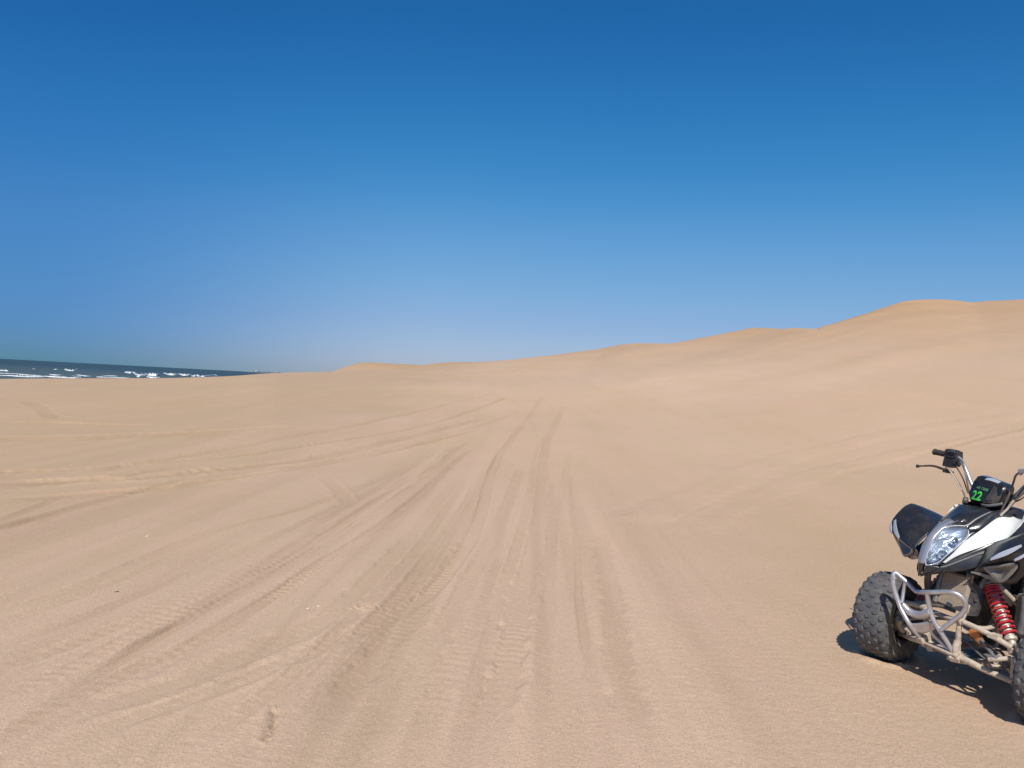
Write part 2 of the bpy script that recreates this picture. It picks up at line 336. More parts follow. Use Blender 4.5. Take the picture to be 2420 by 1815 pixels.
def sand_mat():
    m = bpy.data.materials.new('sand'); m.use_nodes = True; t = m.node_tree; b = t.nodes['Principled BSDF']; N = t.nodes.new; K = t.links.new
    b.inputs['Roughness'].default_value = .95; b.inputs['Specular IOR Level'].default_value = .12
    g = N('ShaderNodeNewGeometry')
    def noise(sc, det, rough=.6, stretch=None):
        n = N('ShaderNodeTexNoise'); n.inputs['Scale'].default_value = sc; n.inputs['Detail'].default_value = det; n.inputs['Roughness'].default_value = rough
        if stretch:
            mp = N('ShaderNodeMapping'); mp.inputs['Scale'].default_value = stretch; K(g.outputs['Position'], mp.inputs['Vector']); K(mp.outputs[0], n.inputs['Vector'])
        else: K(g.outputs['Position'], n.inputs['Vector'])
        return n.outputs['Fac']
    def ramp(f, stops):
        r = N('ShaderNodeValToRGB'); K(f, r.inputs[0]); e = r.color_ramp.elements
        while len(e) < len(stops): e.new(.5)
        for q, (p, c) in zip(e, stops): q.position = p; q.color = (*c, 1)
        return r.outputs[0]
    def mixc(a, b_, fac, mode='MIX'):
        x = N('ShaderNodeMix'); x.data_type = 'RGBA'; x.blend_type = mode
        if isinstance(fac, float): x.inputs['Factor'].default_value = fac
        else: K(fac, x.inputs['Factor'])
        for s_, i in ((a, 6), (b_, 7)):
            if isinstance(s_, tuple): x.inputs[i].default_value = (*s_, 1)
            else: K(s_, x.inputs[i])
        return x.outputs[2]
    # sand colours: pinkish plain, browner patches, ochre dune sand
    c = ramp(noise(.35, 5, .6, (1, .5, 1)), [(.35, (.532, .378, .260)), (.65, (.558, .399, .283))])
    c2 = ramp(noise(.05, 4, .55), [(.4, (.98, .985, 1.0)), (.62, (1.02, 1.0, .96))])
    c = mixc(c, c2, 1.0, 'MULTIPLY')
    # grain
    gr = ramp(noise(170, 2, .7), [(.30, (.68, .66, .63)), (.5, (1, 1, 1)), (.70, (1.26, 1.25, 1.22))])
    c = mixc(c, gr, .8, 'MULTIPLY')
    gr2 = ramp(noise(45, 3, .7, (1, 1.6, 1)), [(.3, (.90, .89, .88)), (.5, (1, 1, 1)), (.7, (1.07, 1.07, 1.06))])
    c = mixc(c, gr2, .8, 'MULTIPLY')
    # sand tone: wheel marks and hollows darker, raised bands and drift paler
    av = N('ShaderNodeAttribute'); av.attribute_name = 'sand_tone'
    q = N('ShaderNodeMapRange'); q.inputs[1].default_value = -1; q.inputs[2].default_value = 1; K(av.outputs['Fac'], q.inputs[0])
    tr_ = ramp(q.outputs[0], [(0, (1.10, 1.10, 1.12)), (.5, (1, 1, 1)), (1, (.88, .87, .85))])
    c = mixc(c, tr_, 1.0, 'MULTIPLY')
    c = mixc(c, ramp(noise(1.6, 4, .6, (1, .07, 1)), [(.35, (1.02, 1.0, 1.015)), (.65, (.975, .985, .955))]), 1.0, 'MULTIPLY')
    # windblown dune face: deeper ochre on higher ground
    sx = N('ShaderNodeSeparateXYZ'); K(g.outputs['Position'], sx.inputs[0])
    mr = N('ShaderNodeMapRange'); mr.interpolation_type = 'SMOOTHSTEP'; mr.inputs[1].default_value = 1.9; mr.inputs[2].default_value = 8.0; K(sx.outputs['Z'], mr.inputs[0])
    c = mixc(c, mixc(c, (.88, .82, .715), 1.0, 'MULTIPLY'), mr.outputs[0])
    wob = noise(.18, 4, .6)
    for (x0, x1, col) in ((-1.0, -7.0, (.90, .895, .84)), (1.2, 4.0, (.96, .945, .89))):     # browner, darker sides: a vignette-like falloff put into the sand colour
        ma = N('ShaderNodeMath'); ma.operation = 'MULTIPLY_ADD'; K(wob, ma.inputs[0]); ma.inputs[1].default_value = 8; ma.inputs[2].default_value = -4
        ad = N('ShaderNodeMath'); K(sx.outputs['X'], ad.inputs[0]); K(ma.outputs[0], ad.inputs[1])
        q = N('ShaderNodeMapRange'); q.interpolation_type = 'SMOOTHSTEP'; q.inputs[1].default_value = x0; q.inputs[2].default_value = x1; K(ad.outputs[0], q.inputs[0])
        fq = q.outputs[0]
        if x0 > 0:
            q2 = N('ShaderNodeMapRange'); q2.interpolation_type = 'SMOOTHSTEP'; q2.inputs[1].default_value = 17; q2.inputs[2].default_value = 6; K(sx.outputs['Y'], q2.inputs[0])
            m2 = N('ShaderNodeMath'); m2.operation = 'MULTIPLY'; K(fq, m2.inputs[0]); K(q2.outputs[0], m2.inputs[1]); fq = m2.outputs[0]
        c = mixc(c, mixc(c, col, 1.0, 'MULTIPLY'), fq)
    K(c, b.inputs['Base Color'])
    bu = N('ShaderNodeBump'); bu.inputs['Strength'].default_value = .55; bu.inputs['Distance'].default_value = .004
    K(noise(120, 4, .75), bu.inputs['Height']); K(bu.outputs[0], b.inputs['Normal'])
    return m
def sea_mat():
    m = bpy.data.materials.new('sea_water'); m.use_nodes = True; t = m.node_tree; b = t.nodes['Principled BSDF']; N = t.nodes.new; K = t.links.new
    g = N('ShaderNodeNewGeometry')
    b.inputs['Roughness'].default_value = .5; b.inputs['IOR'].default_value = 1.33; b.inputs['Specular IOR Level'].default_value = .3
    mp = N('ShaderNodeMapping'); mp.inputs['Scale'].default_value = (.35, 1, 1); mp.inputs['Rotation'].default_value = (0, 0, .5); K(g.outputs['Position'], mp.inputs[0])
    n = N('ShaderNodeTexNoise'); n.inputs['Scale'].default_value = .02; n.inputs['Detail'].default_value = 6; K(mp.outputs[0], n.inputs['Vector'])
    r = N('ShaderNodeValToRGB'); K(n.outputs['Fac'], r.inputs[0]); r.color_ramp.elements[0].position = .38; r.color_ramp.elements[0].color = (.036, .070, .088, 1)
    r.color_ramp.elements[1].position = .62; r.color_ramp.elements[1].color = (.050, .088, .102, 1)
    # shallower, sandier water towards the beach
    ln = N('ShaderNodeVectorMath'); ln.operation = 'LENGTH'; K(g.outputs['Position'], ln.inputs[0])
    mr = N('ShaderNodeMapRange'); mr.inputs[1].default_value = 650; mr.inputs[2].default_value = 130; K(ln.outputs['Value'], mr.inputs[0])
    x = N('ShaderNodeMix'); x.data_type = 'RGBA'; K(mr.outputs[0], x.inputs['Factor']); K(r.outputs[0], x.inputs[6]); x.inputs[7].default_value = (.10, .135, .135, 1)
    K(x.outputs[2], b.inputs['Base Color'])
    n2 = N('ShaderNodeTexNoise'); n2.inputs['Scale'].default_value = .35; n2.inputs['Detail'].default_value = 8; n2.inputs['Roughness'].default_value = .65; K(mp.outputs[0], n2.inputs['Vector'])
    bu = N('ShaderNodeBump'); bu.inputs['Strength'].default_value = 1.0; bu.inputs['Distance'].default_value = .9; K(n2.outputs['Fac'], bu.inputs['Height']); K(bu.outputs[0], b.inputs['Normal'])
    return m

# ---------------------------------------------------------------- mesh helpers
def link(name, me, m, parent=None, smooth=True):
    o = bpy.data.objects.new(name, me); C.objects.link(o)
    if m: me.materials.append(m)
    if smooth: me.polygons.foreach_set('use_smooth', [True]*len(me.polygons))
    if parent: o.parent = parent
    return o
class MB:
    def __init__(s): s.v = []; s.f = []
    def add(s, v, f):
        k = len(s.v); s.v += [tuple(map(float, p)) for p in v]; s.f += [tuple(i+k for i in q) for q in f]; return s
    def build(s, name, m, parent=None, smooth=True, bevel=0, solid=0, sub=0, seg=2, ang=35):
        me = bpy.data.meshes.new(name); me.from_pydata(s.v, [], s.f); me.validate(); me.update()
        bm = bmesh.new(); bm.from_mesh(me); bmesh.ops.recalc_face_normals(bm, faces=bm.faces); bm.to_mesh(me); bm.free()
        o = link(name, me, m, parent, smooth)
        if solid: q = o.modifiers.new('t', 'SOLIDIFY'); q.thickness = solid; q.offset = 0
        if bevel: q = o.modifiers.new('b', 'BEVEL'); q.width = bevel; q.segments = seg; q.limit_method = 'ANGLE'; q.angle_limit = math.radians(30)
        if sub: q = o.modifiers.new('s', 'SUBSURF'); q.levels = sub; q.render_levels = sub
        if smooth: me.set_sharp_from_angle(angle=math.radians(ang)) if not sub else None
        if bevel: q = o.modifiers.new('w', 'WEIGHTED_NORMAL'); q.keep_sharp = False
        return o
    def tube(s, pts, r, n=10, k=6, spline=True, cap=True, flat=1.0):
        P = crom(pts, (len(pts)-1)*k+1) if spline and len(pts) > 2 else np.asarray(pts, float)
        rr = np.interp(np.linspace(0, 1, len(P)), np.linspace(0, 1, len(r)), r) if hasattr(r, '__len__') else np.full(len(P), r)
        T = np.gradient(P, axis=0); T /= np.linalg.norm(T, axis=1)[:, None]+1e-12
        a = np.cross(T[0], (0, 0, 1.)); 
        if np.linalg.norm(a) < .1: a = np.cross(T[0], (0, 1., 0))
        a /= np.linalg.norm(a); V = []
        for i in range(len(P)):
            a = a-T[i]*(a@T[i]); a /= np.linalg.norm(a); b = np.cross(T[i], a)
            for j in range(n):
                t = 2*PI*j/n; V.append(P[i]+rr[i]*(a*math.cos(t)+b*math.sin(t)*flat))
        F = [(i*n+j, i*n+(j+1) % n, (i+1)*n+(j+1) % n, (i+1)*n+j) for i in range(len(P)-1) for j in range(n)]
        if cap: F += [tuple(range(n))[::-1], tuple((len(P)-1)*n+j for j in range(n))]
        return s.add(V, F)
    def box(s, c, d, rot=(0, 0, 0), taper=1.0):
        M = Euler(rot).to_matrix(); V = []
        for z in (-1, 1):
            k = taper if z > 0 else 1
            for x, y in ((-1, -1), (1, -1), (1, 1), (-1, 1)): V.append(Vector(c)+M @ Vector((x*d[0]/2*k, y*d[1]/2*k, z*d[2]/2)))
        return s.add(V, [(0, 3, 2, 1), (4, 5, 6, 7), (0, 1, 5, 4), (1, 2, 6, 5), (2, 3, 7, 6), (3, 0, 4, 7)])
    def grid(s, rows, nu=20, nv=10, mirror=False):
        R = [crom(r, nu) for r in rows]; R = np.array(R); G = np.array([crom(R[:, j], nv) for j in range(nu)])   # nu x nv x 3
        F = [(i*nv+j, i*nv+j+1, (i+1)*nv+j+1, (i+1)*nv+j) for i in range(nu-1) for j in range(nv-1)]
        s.add(G.reshape(-1, 3), F)
        if mirror: s.add((G*np.array([1, -1, 1])).reshape(-1, 3), F)
        return s
    def lathe(s, prof_, n=48, axis=(0, 1, 0), c=(0, 0, 0), close=False):
        V = []; ax = Vector(axis).normalized(); u = ax.orthogonal().normalized(); w_ = ax.cross(u); m = len(prof_)
        for i in range(n):
            t = 2*PI*i/n; d = u*math.cos(t)+w_*math.sin(t)
            for r, h in prof_: V.append(Vector(c)+d*r+ax*h)
        F = [(i*m+j, i*m+j+1, ((i+1) % n)*m+j+1, ((i+1) % n)*m+j) for i in range(n) for j in range(m-1)]
        if close: F += [(i*m+m-1, i*m, ((i+1) % n)*m, ((i+1) % n)*m+m-1) for i in range(n)]
        return s.add(V, F)
def mir(P): return [(a, -b, c) for a, b, c in P]
def sgn(P, s_): return [(a, b*s_, c) for a, b, c in P]

# ================================================================ SETTING
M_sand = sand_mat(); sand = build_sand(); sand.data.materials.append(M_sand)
SEA_Z = -2.2
def sea():
    ys = np.concatenate([np.linspace(90, 600, 90), np.geomspace(610, 40000, 40)])
    azs = np.radians(np.linspace(-80, 25, 160)); V = []
    for a in azs:
        for r in ys:
            x, y = r*math.sin(a), r*math.cos(a)
            V.append((x, y, 0))
    V = np.array(V); fade = np.exp(-np.hypot(V[:, 0], V[:, 1])/900)
    V[:, 2] = SEA_Z+(.35*fbm(V[:, 0]/40+V[:, 1]/90, V[:, 1]/14-V[:, 0]/30, 3, 71)+.25*fbm(V[:, 0]/6, V[:, 1]/6, 2, 75))*fade
    n = len(ys); F = [(i*n+j, i*n+j+1, (i+1)*n+j+1, (i+1)*n+j) for i in range(len(azs)-1) for j in range(n-1)]
    b = MB().add(V, F); o = b.build('sea', sea_mat(), ang=80); o['kind'] = 'structure'; return o
sea()
M_foam = mat('foam', (.80, .83, .84), .85, bump=.6, bscale=3, var=.1, vscale=2)
def sea_pt(p, z=SEA_Z):
    R = rays([p])[0]; t = (z-CAM_H)/R[2]; return np.array([R[0]*t, R[1]*t])
# surf lines: photo polyline of the crest foot, height of foam in px at each point
SURF = [([(-20,877.3),(0,877.3),(12,877.5),(20,878.2)], [3,3,4,1], 'short breaker at the far left edge of the sea'),
 ([(-20,883.5),(0,883.7),(30,885),(55,887),(85,888.5),(105,889)], [1.8,2,2,2,1.6,.4], 'thin slanting line of foam'),
 ([(-20,888.3),(0,888.5),(22,889),(40,891),(70,891.8),(95,891.8),(108,891.3)], [1.4,1.6,2,3.6,4,4,1], 'wide wash of foam near the beach'),
 ([(104,889.5),(128,891.5),(150,893.2),(162,894)], [1,2.0,3,1.5], 'wash of foam'),
 ([(158,893.6),(175,893.8),(188,893),(193,892.8)], [1.2,2.2,4,1], 'short lump of foam'),
 ([(127,873.4),(132,873.6),(137,873.5)], [.6,1.6,.5], 'tiny whitecap'),
 ([(76,872),(80,872.2),(85,872)], [.4,1,.3], 'tiny whitecap'),
 ([(152,873.6),(156,875.5),(162,876.8),(170,877.2),(176,877.2),(182,875.8),(184,875.6)], [.8,3,3.4,3.2,3,2.6,.6], 'isolated breaker'),
 ([(228,891),(240,893),(262,893.6),(285,893.5),(310,893.4)], [1,2,1.8,1.6,.6], 'thin wash line'),
 ([(236,889.5),(250,889),(262,888.7),(277,888.8)], [.6,1.2,1.4,.5], 'thin foam line'),
 ([(294,880.3),(300,881.5),(308,882.6),(316,882),(320,883.5)], [.8,3,4.6,3.8,1], 'left head of breaker'),
 ([(318,884.5),(327,888),(340,888),(350,887.5),(362,888),(371,888.5),(377,886)], [1.4,5,7,6,7.5,7,.8], 'big white breaker'),
 ([(323,890.3),(328,891),(334,890.5)], [1.2,3,1.2], 'foam lump'),
 ([(346,891),(356,893),(368,893.3),(378,892.8)], [1,3,3.6,1.2], 'broad foam wash'),
 ([(386,882),(394,885),(404,886.5),(414,886.8),(421,885.5)], [.8,3.6,4.6,3.8,1.2], 'breaker'),
 ([(422,884.5),(430,887.3),(440,888),(450,887.6),(453,885.5)], [1.6,4.4,5.4,4.6,1.2], 'breaker'),
 ([(452,889),(460,890),(466,889.3),(472,891)], [1.2,5,6.2,1.8], 'ragged breaker'),
 ([(474,890),(482,890.8),(492,889.8),(504,888.2),(514,888)], [1.2,3.6,3.6,3.2,.8], 'ragged breaker'),
 ([(40,886.5),(60,886.8),(80,887.3)], [.4,1,.4], 'faint line'), ([(116,885),(130,886),(148,886.3)], [.4,1.1,.4], 'faint line'), ([(170,887.7),(185,887.2),(200,888.8),(215,889)], [.4,1.4,1.3,.4], 'faint line'),
]
def surf():
    mb = MB()
    for k, (pts, hh, _) in enumerate(SURF):
        n = max(14, int((pts[-1][0]-pts[0][0])*1.4)); P = crom(pts, n); H = np.interp(np.linspace(0, 1, n), np.linspace(0, 1, len(hh)), hh)
        V = []
        for i in range(n):
            c = sea_pt(P[i]); d = math.hypot(*c); hgt = min(H[i]*1.5, 3.4+(H[i]-3)*.45)*d/FPX*(1+.45*random.uniform(-1, 1)*(H[i] > 2))*.8
            out = c/d; wd = hgt*9+1.0
            prof_ = [(-.6, -.25), (-.45, .25), (-.15, .75), (.05, 1.0), (.3, .8), (.7, .35), (1.2, -.25)]
            for a, b in prof_:
                q = c+out*wd*(a+.45)+out*random.uniform(-.1, .1)*wd
                V.append((q[0], q[1], SEA_Z-.05+hgt*(b if b > 0 else -.3)*random.uniform(.85, 1.15)))
        m = 7; F = [(i*m+j, i*m+j+1, (i+1)*m+j+1, (i+1)*m+j) for i in range(n-1) for j in range(m-1)]
        mb.add(V, F)
    o = mb.build('surf_foam', M_foam, ang=180); o['kind'] = 'stuff'; o['label'] = 'white breaking surf and foam lines along the sea'
surf()
# low far headland just past the end of the sea horizon
def headland():
    V = []; n = 60
    azl = prof([(575, 877)])[0][0]; azr = prof([(672, 880)])[0][0]; D = 5200
    for i in range(n):
        a = azl+(azr-azl)*i/(n-1); t = i/(n-1)
        hgt = 1+7*sstep(0, .35, np.array(t))*(1+.25*math.sin(t*23)+.2*math.sin(t*51+1))
        for rr, zz in ((D-160, -3), (D-90, SEA_Z+hgt*.55), (D, SEA_Z+hgt), (D+250, SEA_Z+hgt*.8), (D+500, -3)):
            V.append((rr*math.sin(a), rr*math.cos(a), zz))
    F = [(i*5+j, i*5+j+1, (i+1)*5+j+1, (i+1)*5+j) for i in range(n-1) for j in range(4)]
    o = MB().add(V, F).build('far_coast', mat('far_coast', (.13, .14, .16), .9, var=.2, vscale=.02)); o['kind'] = 'structure'
headland()
# a few shell bits and one dark pebble lying on the sand
def bit(px, size, m, name, label, cat, k, grp=None):
    P = ground_hit([px])[0]; z = float(base_h(P[:1], P[1:])[0]+tracks(P[:1], P[1:])[0][0]+fine(P[:1], P[1:])[0]); r_ = random.Random(k)
    bm = bmesh.new(); bmesh.ops.create_icosphere(bm, subdivisions=3, radius=size)
    for v in bm.verts:
        n = 1+.25*math.sin(v.co.x/size*2.3+k)+.18*math.sin(v.co.y/size*3.1+k*2)+.1*math.sin(v.co.z/size*5)
        v.co = Vector((v.co.x*n*1.3, v.co.y*n*.9, max(v.co.z*.38, -.2*size)*n+(.12*math.sin(math.atan2(v.co.y, v.co.x)*9)*size if name == 'shell' else 0)))
    me = bpy.data.meshes.new(name); bm.to_mesh(me); bm.free(); o = link(name, me, m); o.location = (P[0], P[1], z+size*.15); o.rotation_euler = (0, 0, k)
    o['label'] = label; o['category'] = cat
    if grp: o['group'] = grp
M_shell = mat('shell', (.78, .72, .66), .6, var=.15, vscale=80); M_pebble = mat('pebble', (.09, .075, .065), .7)
bit((347, 1269), .011, M_shell, 'shell', 'single white shell bit alone on smooth bare sand left of the wheel ruts', 'shell', 1, 'shell bits on the sand')
bit((727, 1441), .007, M_shell, 'shell', 'left one of two neighbouring white shell bits beside the central wheel ruts', 'shell', 2, 'shell bits on the sand')
bit((751, 1438), .008, M_shell, 'shell', 'right one of two neighbouring white shell bits beside the central wheel ruts', 'shell', 3, 'shell bits on the sand')
bit((275, 1403), .009, M_pebble, 'pebble', 'small dark pebble on the sand at the left', 'pebble', 4)
# small white ship far out, on the horizon by the end of the beach
def ship():
    R = rays([(605.8, 877.5)])[0]; D = 7500; x, y = R[0]*D, D
    r = bpy.data.objects.new('ship', None); C.objects.link(r); r.location = (x, y, SEA_Z); r.rotation_euler = (0, 0, .25)
    r['label'] = 'tiny white ship far off on the sea horizon, beyond the end of the beach'; r['category'] = 'ship'
    m = mat('ship_white', (.8, .82, .84), .5); h = MB()
    sec = []
    for t in np.linspace(-1, 1, 9):
        bw = 4.5*(1-max(0, t)**2*.98)*(1-.15*max(0, -t)); xk = t*17; sh_ = 5+2.2*max(0, t)**2
        sec.append([(xk-1.5*t, -bw*.3, -1), (xk-.8*t, -bw*.8, 1), (xk, -bw, sh_), (xk, bw, sh_), (xk-.8*t, bw*.8, 1), (xk-1.5*t, bw*.3, -1)])
    V = [p for s_ in sec for p in s_]; F = [(i*6+j, i*6+(j+1) % 6, (i+1)*6+(j+1) % 6, (i+1)*6+j) for i in range(8) for j in range(6)]+[tuple(range(6)), tuple(48+j for j in range(6))]
    h.add(V, F).build('hull', m, r, smooth=False)
    MB().box((-4, 0, 10), (13, 7, 9), taper=.85).box((-3, 0, 16), (8, 6, 4), taper=.8).build('cabin', m, r, smooth=False, bevel=.2)
    MB().tube([(-3, 0, 17), (-3, 0, 25)], .5, 8, spline=False).tube([(-3,-2.5,21),(-3,2.5,21)], .3, 6, spline=False).build('mast', m, r)
ship()

# ================================================================ QUAD BIKE  (local axes: x forward, y left, z up; metres)
M_black = mat('black_plastic', (.017, .018, .023), .30, spec=.5, dust=.07, bump=.05, bscale=300, coat=.25)
M_strip = mat('grey_lilac_strip', (.30, .31, .37), .28, metal=.3, coat=.4, dust=.15)
M_gloss = mat('gloss_black', (.012, .012, .014), .22, coat=.5, dust=.06)
M_satin = mat('satin_black', (.024, .024, .027), .5, dust=.3, bump=.2, bscale=180)
M_dark = mat('grimy_metal', (.035, .032, .03), .7, dust=.45, bump=.4, bscale=90)
M_white = mat('white_plastic', (.68, .70, .67), .28, coat=.4, var=.03, vscale=9, dust=.12)
M_blade = mat('silver_plastic', (.55, .58, .64), .3, metal=.3, dust=.1)
M_grey = mat('grey_plastic', (.16, .165, .17), .38, dust=.25, coat=.2)
M_alu = mat('silver_tube', (.52, .52, .55), .40, metal=.65, var=.12, vscale=30, dust=.3, bump=.12, bscale=120)
M_sandy = mat('sandy_arm', (.50, .42, .33), .75, var=.2, vscale=45, bump=.5, bscale=120)
M_tyre = mat('tyre_rubber', (.088, .092, .100), .78, spec=.35, var=.18, vscale=22, dust=.22, bump=.35, bscale=160)
M_side = mat('dusty_sidewall', (.15, .15, .125), .85, spec=.3, var=.25, vscale=40, bump=.4, bscale=160)
M_rim = mat('black_rim', (.02, .02, .022), .55, dust=.25)
M_red = mat('red_spring', (.50, .010, .022), .32, coat=.5, dust=.35)
M_shock = mat('shock_body', (.58, .50, .42), .5, metal=.3, var=.15, vscale=40)
M_chrome = mat('reflector_chrome', (.70, .75, .82), .33, metal=.75)
M_rubber = mat('grip_rubber', (.028, .024, .021), .75, dust=.35, bump=.5, bscale=400)
M_rad = mat('radiator_core', (.46, .37, .28), .8, var=.3, vscale=160, bump=1.0, bscale=500)
M_greyalu = mat('cast_grey', (.26, .27, .27), .55, metal=.4, dust=.4, var=.2, vscale=40)
M_orange = mat('orange_wire', (.45, .16, .04), .6, dust=.3)
M_cable = mat('brake_hose', (.09, .08, .07), .45, dust=.35)
M_green = mat('green_sticker', (.08, .62, .09), .5)
M_pale = mat('pale_green_sticker', (.16, .40, .19), .5, var=.5, vscale=60)
M_smoke = mat('smoked_lens', (.16, .15, .135), .12, dust=.2, coat=1)
M_navy = mat('seat_vinyl', (.02, .02, .022), .55, bump=.3, bscale=300)
def glass_mat():
    m = bpy.data.materials.new('clear_lens'); m.use_nodes = True; t = m.node_tree; t.nodes.clear(); N = t.nodes.new
    o = N('ShaderNodeOutputMaterial'); a = N('ShaderNodeBsdfTransparent'); a.inputs[0].default_value = (.93, .96, 1, 1); g = N('ShaderNodeBsdfGlossy'); g.inputs['Roughness'].default_value = .06
    f = N('ShaderNodeFresnel'); f.inputs[0].default_value = 1.55; x = N('ShaderNodeMixShader')
    t.links.new(f.outputs[0], x.inputs[0]); t.links.new(a.outputs[0], x.inputs[1]); t.links.new(g.outputs[0], x.inputs[2]); t.links.new(x.outputs[0], o.inputs[0]); return m
M_lens = glass_mat()

quad = bpy.data.objects.new('quad_bike', None); C.objects.link(quad)
quad.location = (QO[0], QO[1], -.004); quad.rotation_euler = (0, 0, math.atan2(QF[1], QF[0]))
quad['label'] = 'black and white sports quad bike numbered 22 parked on the sand at the right edge'; quad['category'] = 'quad bike'

# ---- cowl lines (left half)
R0 = [(.289,0,.614),(.287,0,.680),(.273,0,.732),(.237,0,.811),(.195,0,.857),(.163,0,.882),(.100,0,.914),(.02,0,.950),(-.09,0,.982)]
R1 = [(.284,.008,.616),(.276,.016,.688),(.263,.018,.730),(.226,.018,.806),(.184,.020,.851),(.154,.025,.874),(.074,.079,.891),(.02,.086,.928),(-.06,.102,.973)]
HO = [(.257,.036,.682),(.228,.055,.692),(.190,.081,.746),(.149,.097,.789),(.098,.104,.835),(.078,.096,.866),(.074,.079,.891)]   # headlight outer edge
WU = [(.211,.072,.701),(.175,.093,.749),(.111,.106,.817),(.026,.125,.883),(-.083,.122,.944),(-.152,.136,.948),(-.215,.152,.974)]
WL = [(.207,.078,.700),(.163,.109,.744),(.097,.145,.784),(.014,.180,.828),(-.035,.203,.849),(-.061,.211,.868),(-.150,.217,.955)]
GE = [(.226,.068,.678),(.199,.094,.692),(.106,.156,.756),(.055,.190,.783),(.009,.215,.810),(-.069,.230,.826),(-.160,.245,.860)]
BL = [(.284,.005,.618),(.268,.018,.623),(.248,.040,.632),(.198,.095,.657),(.131,.158,.684),(.075,.205,.728),(.000,.215,.745),(-.16,.225,.76)]
def lerp(A, B, t, out=0, up=0):
    A = crom(A, 9); B = crom(B, 9); P = A+(B-A)*t; P[:, 1] += out; P[:, 2] += up; return [tuple(p) for p in P]
cowl = MB()
cowl.grid([R0, lerp(R0, R1, .6, 0, .004), R1], 28, 6, True)
upper = [(.074,.079,.891),(.05,.083,.908),(.02,.086,.928),(-.02,.093,.952),(-.06,.102,.973),(-.12,.115,.986),(-.20,.133,.995)]
fol = [(.078,.096,.866),(.060,.108,.868),(.026,.125,.884),(-.03,.125,.915),(-.083,.122,.945),(-.152,.136,.949),(-.215,.152,.975)]
cowl.grid([upper, lerp(upper, fol, .5, .006, .004), fol], 24, 5, True)
ho2 = [(.257,.036,.682),(.229,.055,.692),(.190,.081,.746),(.149,.097,.789),(.098,.104,.835),(.078,.096,.866),(.060,.108,.868)]
wu2 = [(.236,.060,.682),(.212,.073,.702),(.176,.094,.750),(.140,.101,.790),(.111,.107,.818),(.080,.113,.845),(.045,.121,.870)]
cowl.grid([ho2, wu2], 20, 3, True)
cowl.grid([WL, lerp(WL, GE, .5, -.006, 0), GE], 26, 6, True)
nose = [(.284,.008,.616),(.270,.024,.668),(.257,.036,.681),(.240,.056,.680),(.226,.068,.678)]
bl2 = [(.284,.006,.613),(.268,.018,.623),(.248,.040,.632),(.222,.068,.644),(.198,.095,.657)]
cowl.grid([nose, bl2], 10, 4, True)
cowl.grid([GE, lerp(GE, BL, .5, .012, -.004), BL], 26, 7, True)
cowl.grid([BL, [(a-.02, b*.7, c+.02) for a, b, c in BL]], 16, 3, True)
body = cowl.build('cowl', M_black, quad, solid=.0045, ang=42)
mb = MB(); a_ = [(x+.003, y, z+.002) for x, y, z in R0[1:7]]; b_ = [(x+.003, y+.002, z+.001) for x, y, z in [(.274,.020,.684),(.265,.021,.730),(.228,.021,.806),(.186,.023,.851),(.156,.028,.874),(.090,.066,.889)]]
mb.grid([a_, b_], 26, 4, True); mb.build('nose_strip', M_strip, quad, solid=.003)
# raised rim and vents of the bonnet
mb = MB()
for s_ in (1, -1):
    rim_line = [(.154,.026,.878),(.110,.058,.890),(.074,.080,.896),(.02,.088,.933),(-.05,.099,.968),(-.09,.106,.975)]
    mb.tube(sgn(rim_line, s_), .0045, 6)
    mb.tube(sgn([(.150,.026,.880),(.11,.030,.902),(.05,.035,.925)], s_), .002, 6)
mb.build('bonnet_edge', M_grey, quad)
for s_ in (1, -1):
    mb = MB(); mb.box((.055, .052*s_, .919), (.05, .012, .004), (0, .35, .35*s_)); mb.box((.095, .052*s_, .902), (.03, .010, .004), (0, .45, .35*s_))
    mb.build('bonnet_vent', M_dark, quad)
mb = MB(); mb.grid([[(.085,.050,.911),(.06,.045,.921),(.045,.05,.925)],[(.078,.056,.910),(.058,.052,.919),(.045,.055,.924)]], 6, 4); mb.build('vent_trim', M_alu, quad, solid=.003)
# white side panels, proud of the cowl
for s_ in (1, -1):
    mb = MB(); A = [(a+.001, b+.0015, c+.001) for a, b, c in WU]; B = [(a+.001, b+.004, c+.001) for a, b, c in WL]
    mid = lerp(A, B, .5, .005, .002)
    mb.grid([sgn(A, s_), sgn(mid, s_), sgn(B, s_)], 36, 10); mb.build('white_side_panel', M_white, quad, solid=.004, bevel=.0015)
# grey character lines under the white panels
mb = MB()
for s_ in (1, -1):
    g1 = lerp(WL, GE, .86, .003, 0); g2 = lerp(WL, GE, 1.04, .005, -.001)
    mb.grid([sgn(g1, s_), sgn(g2, s_)], 26, 3)
mb.build('side_trim', M_grey, quad, solid=.003)
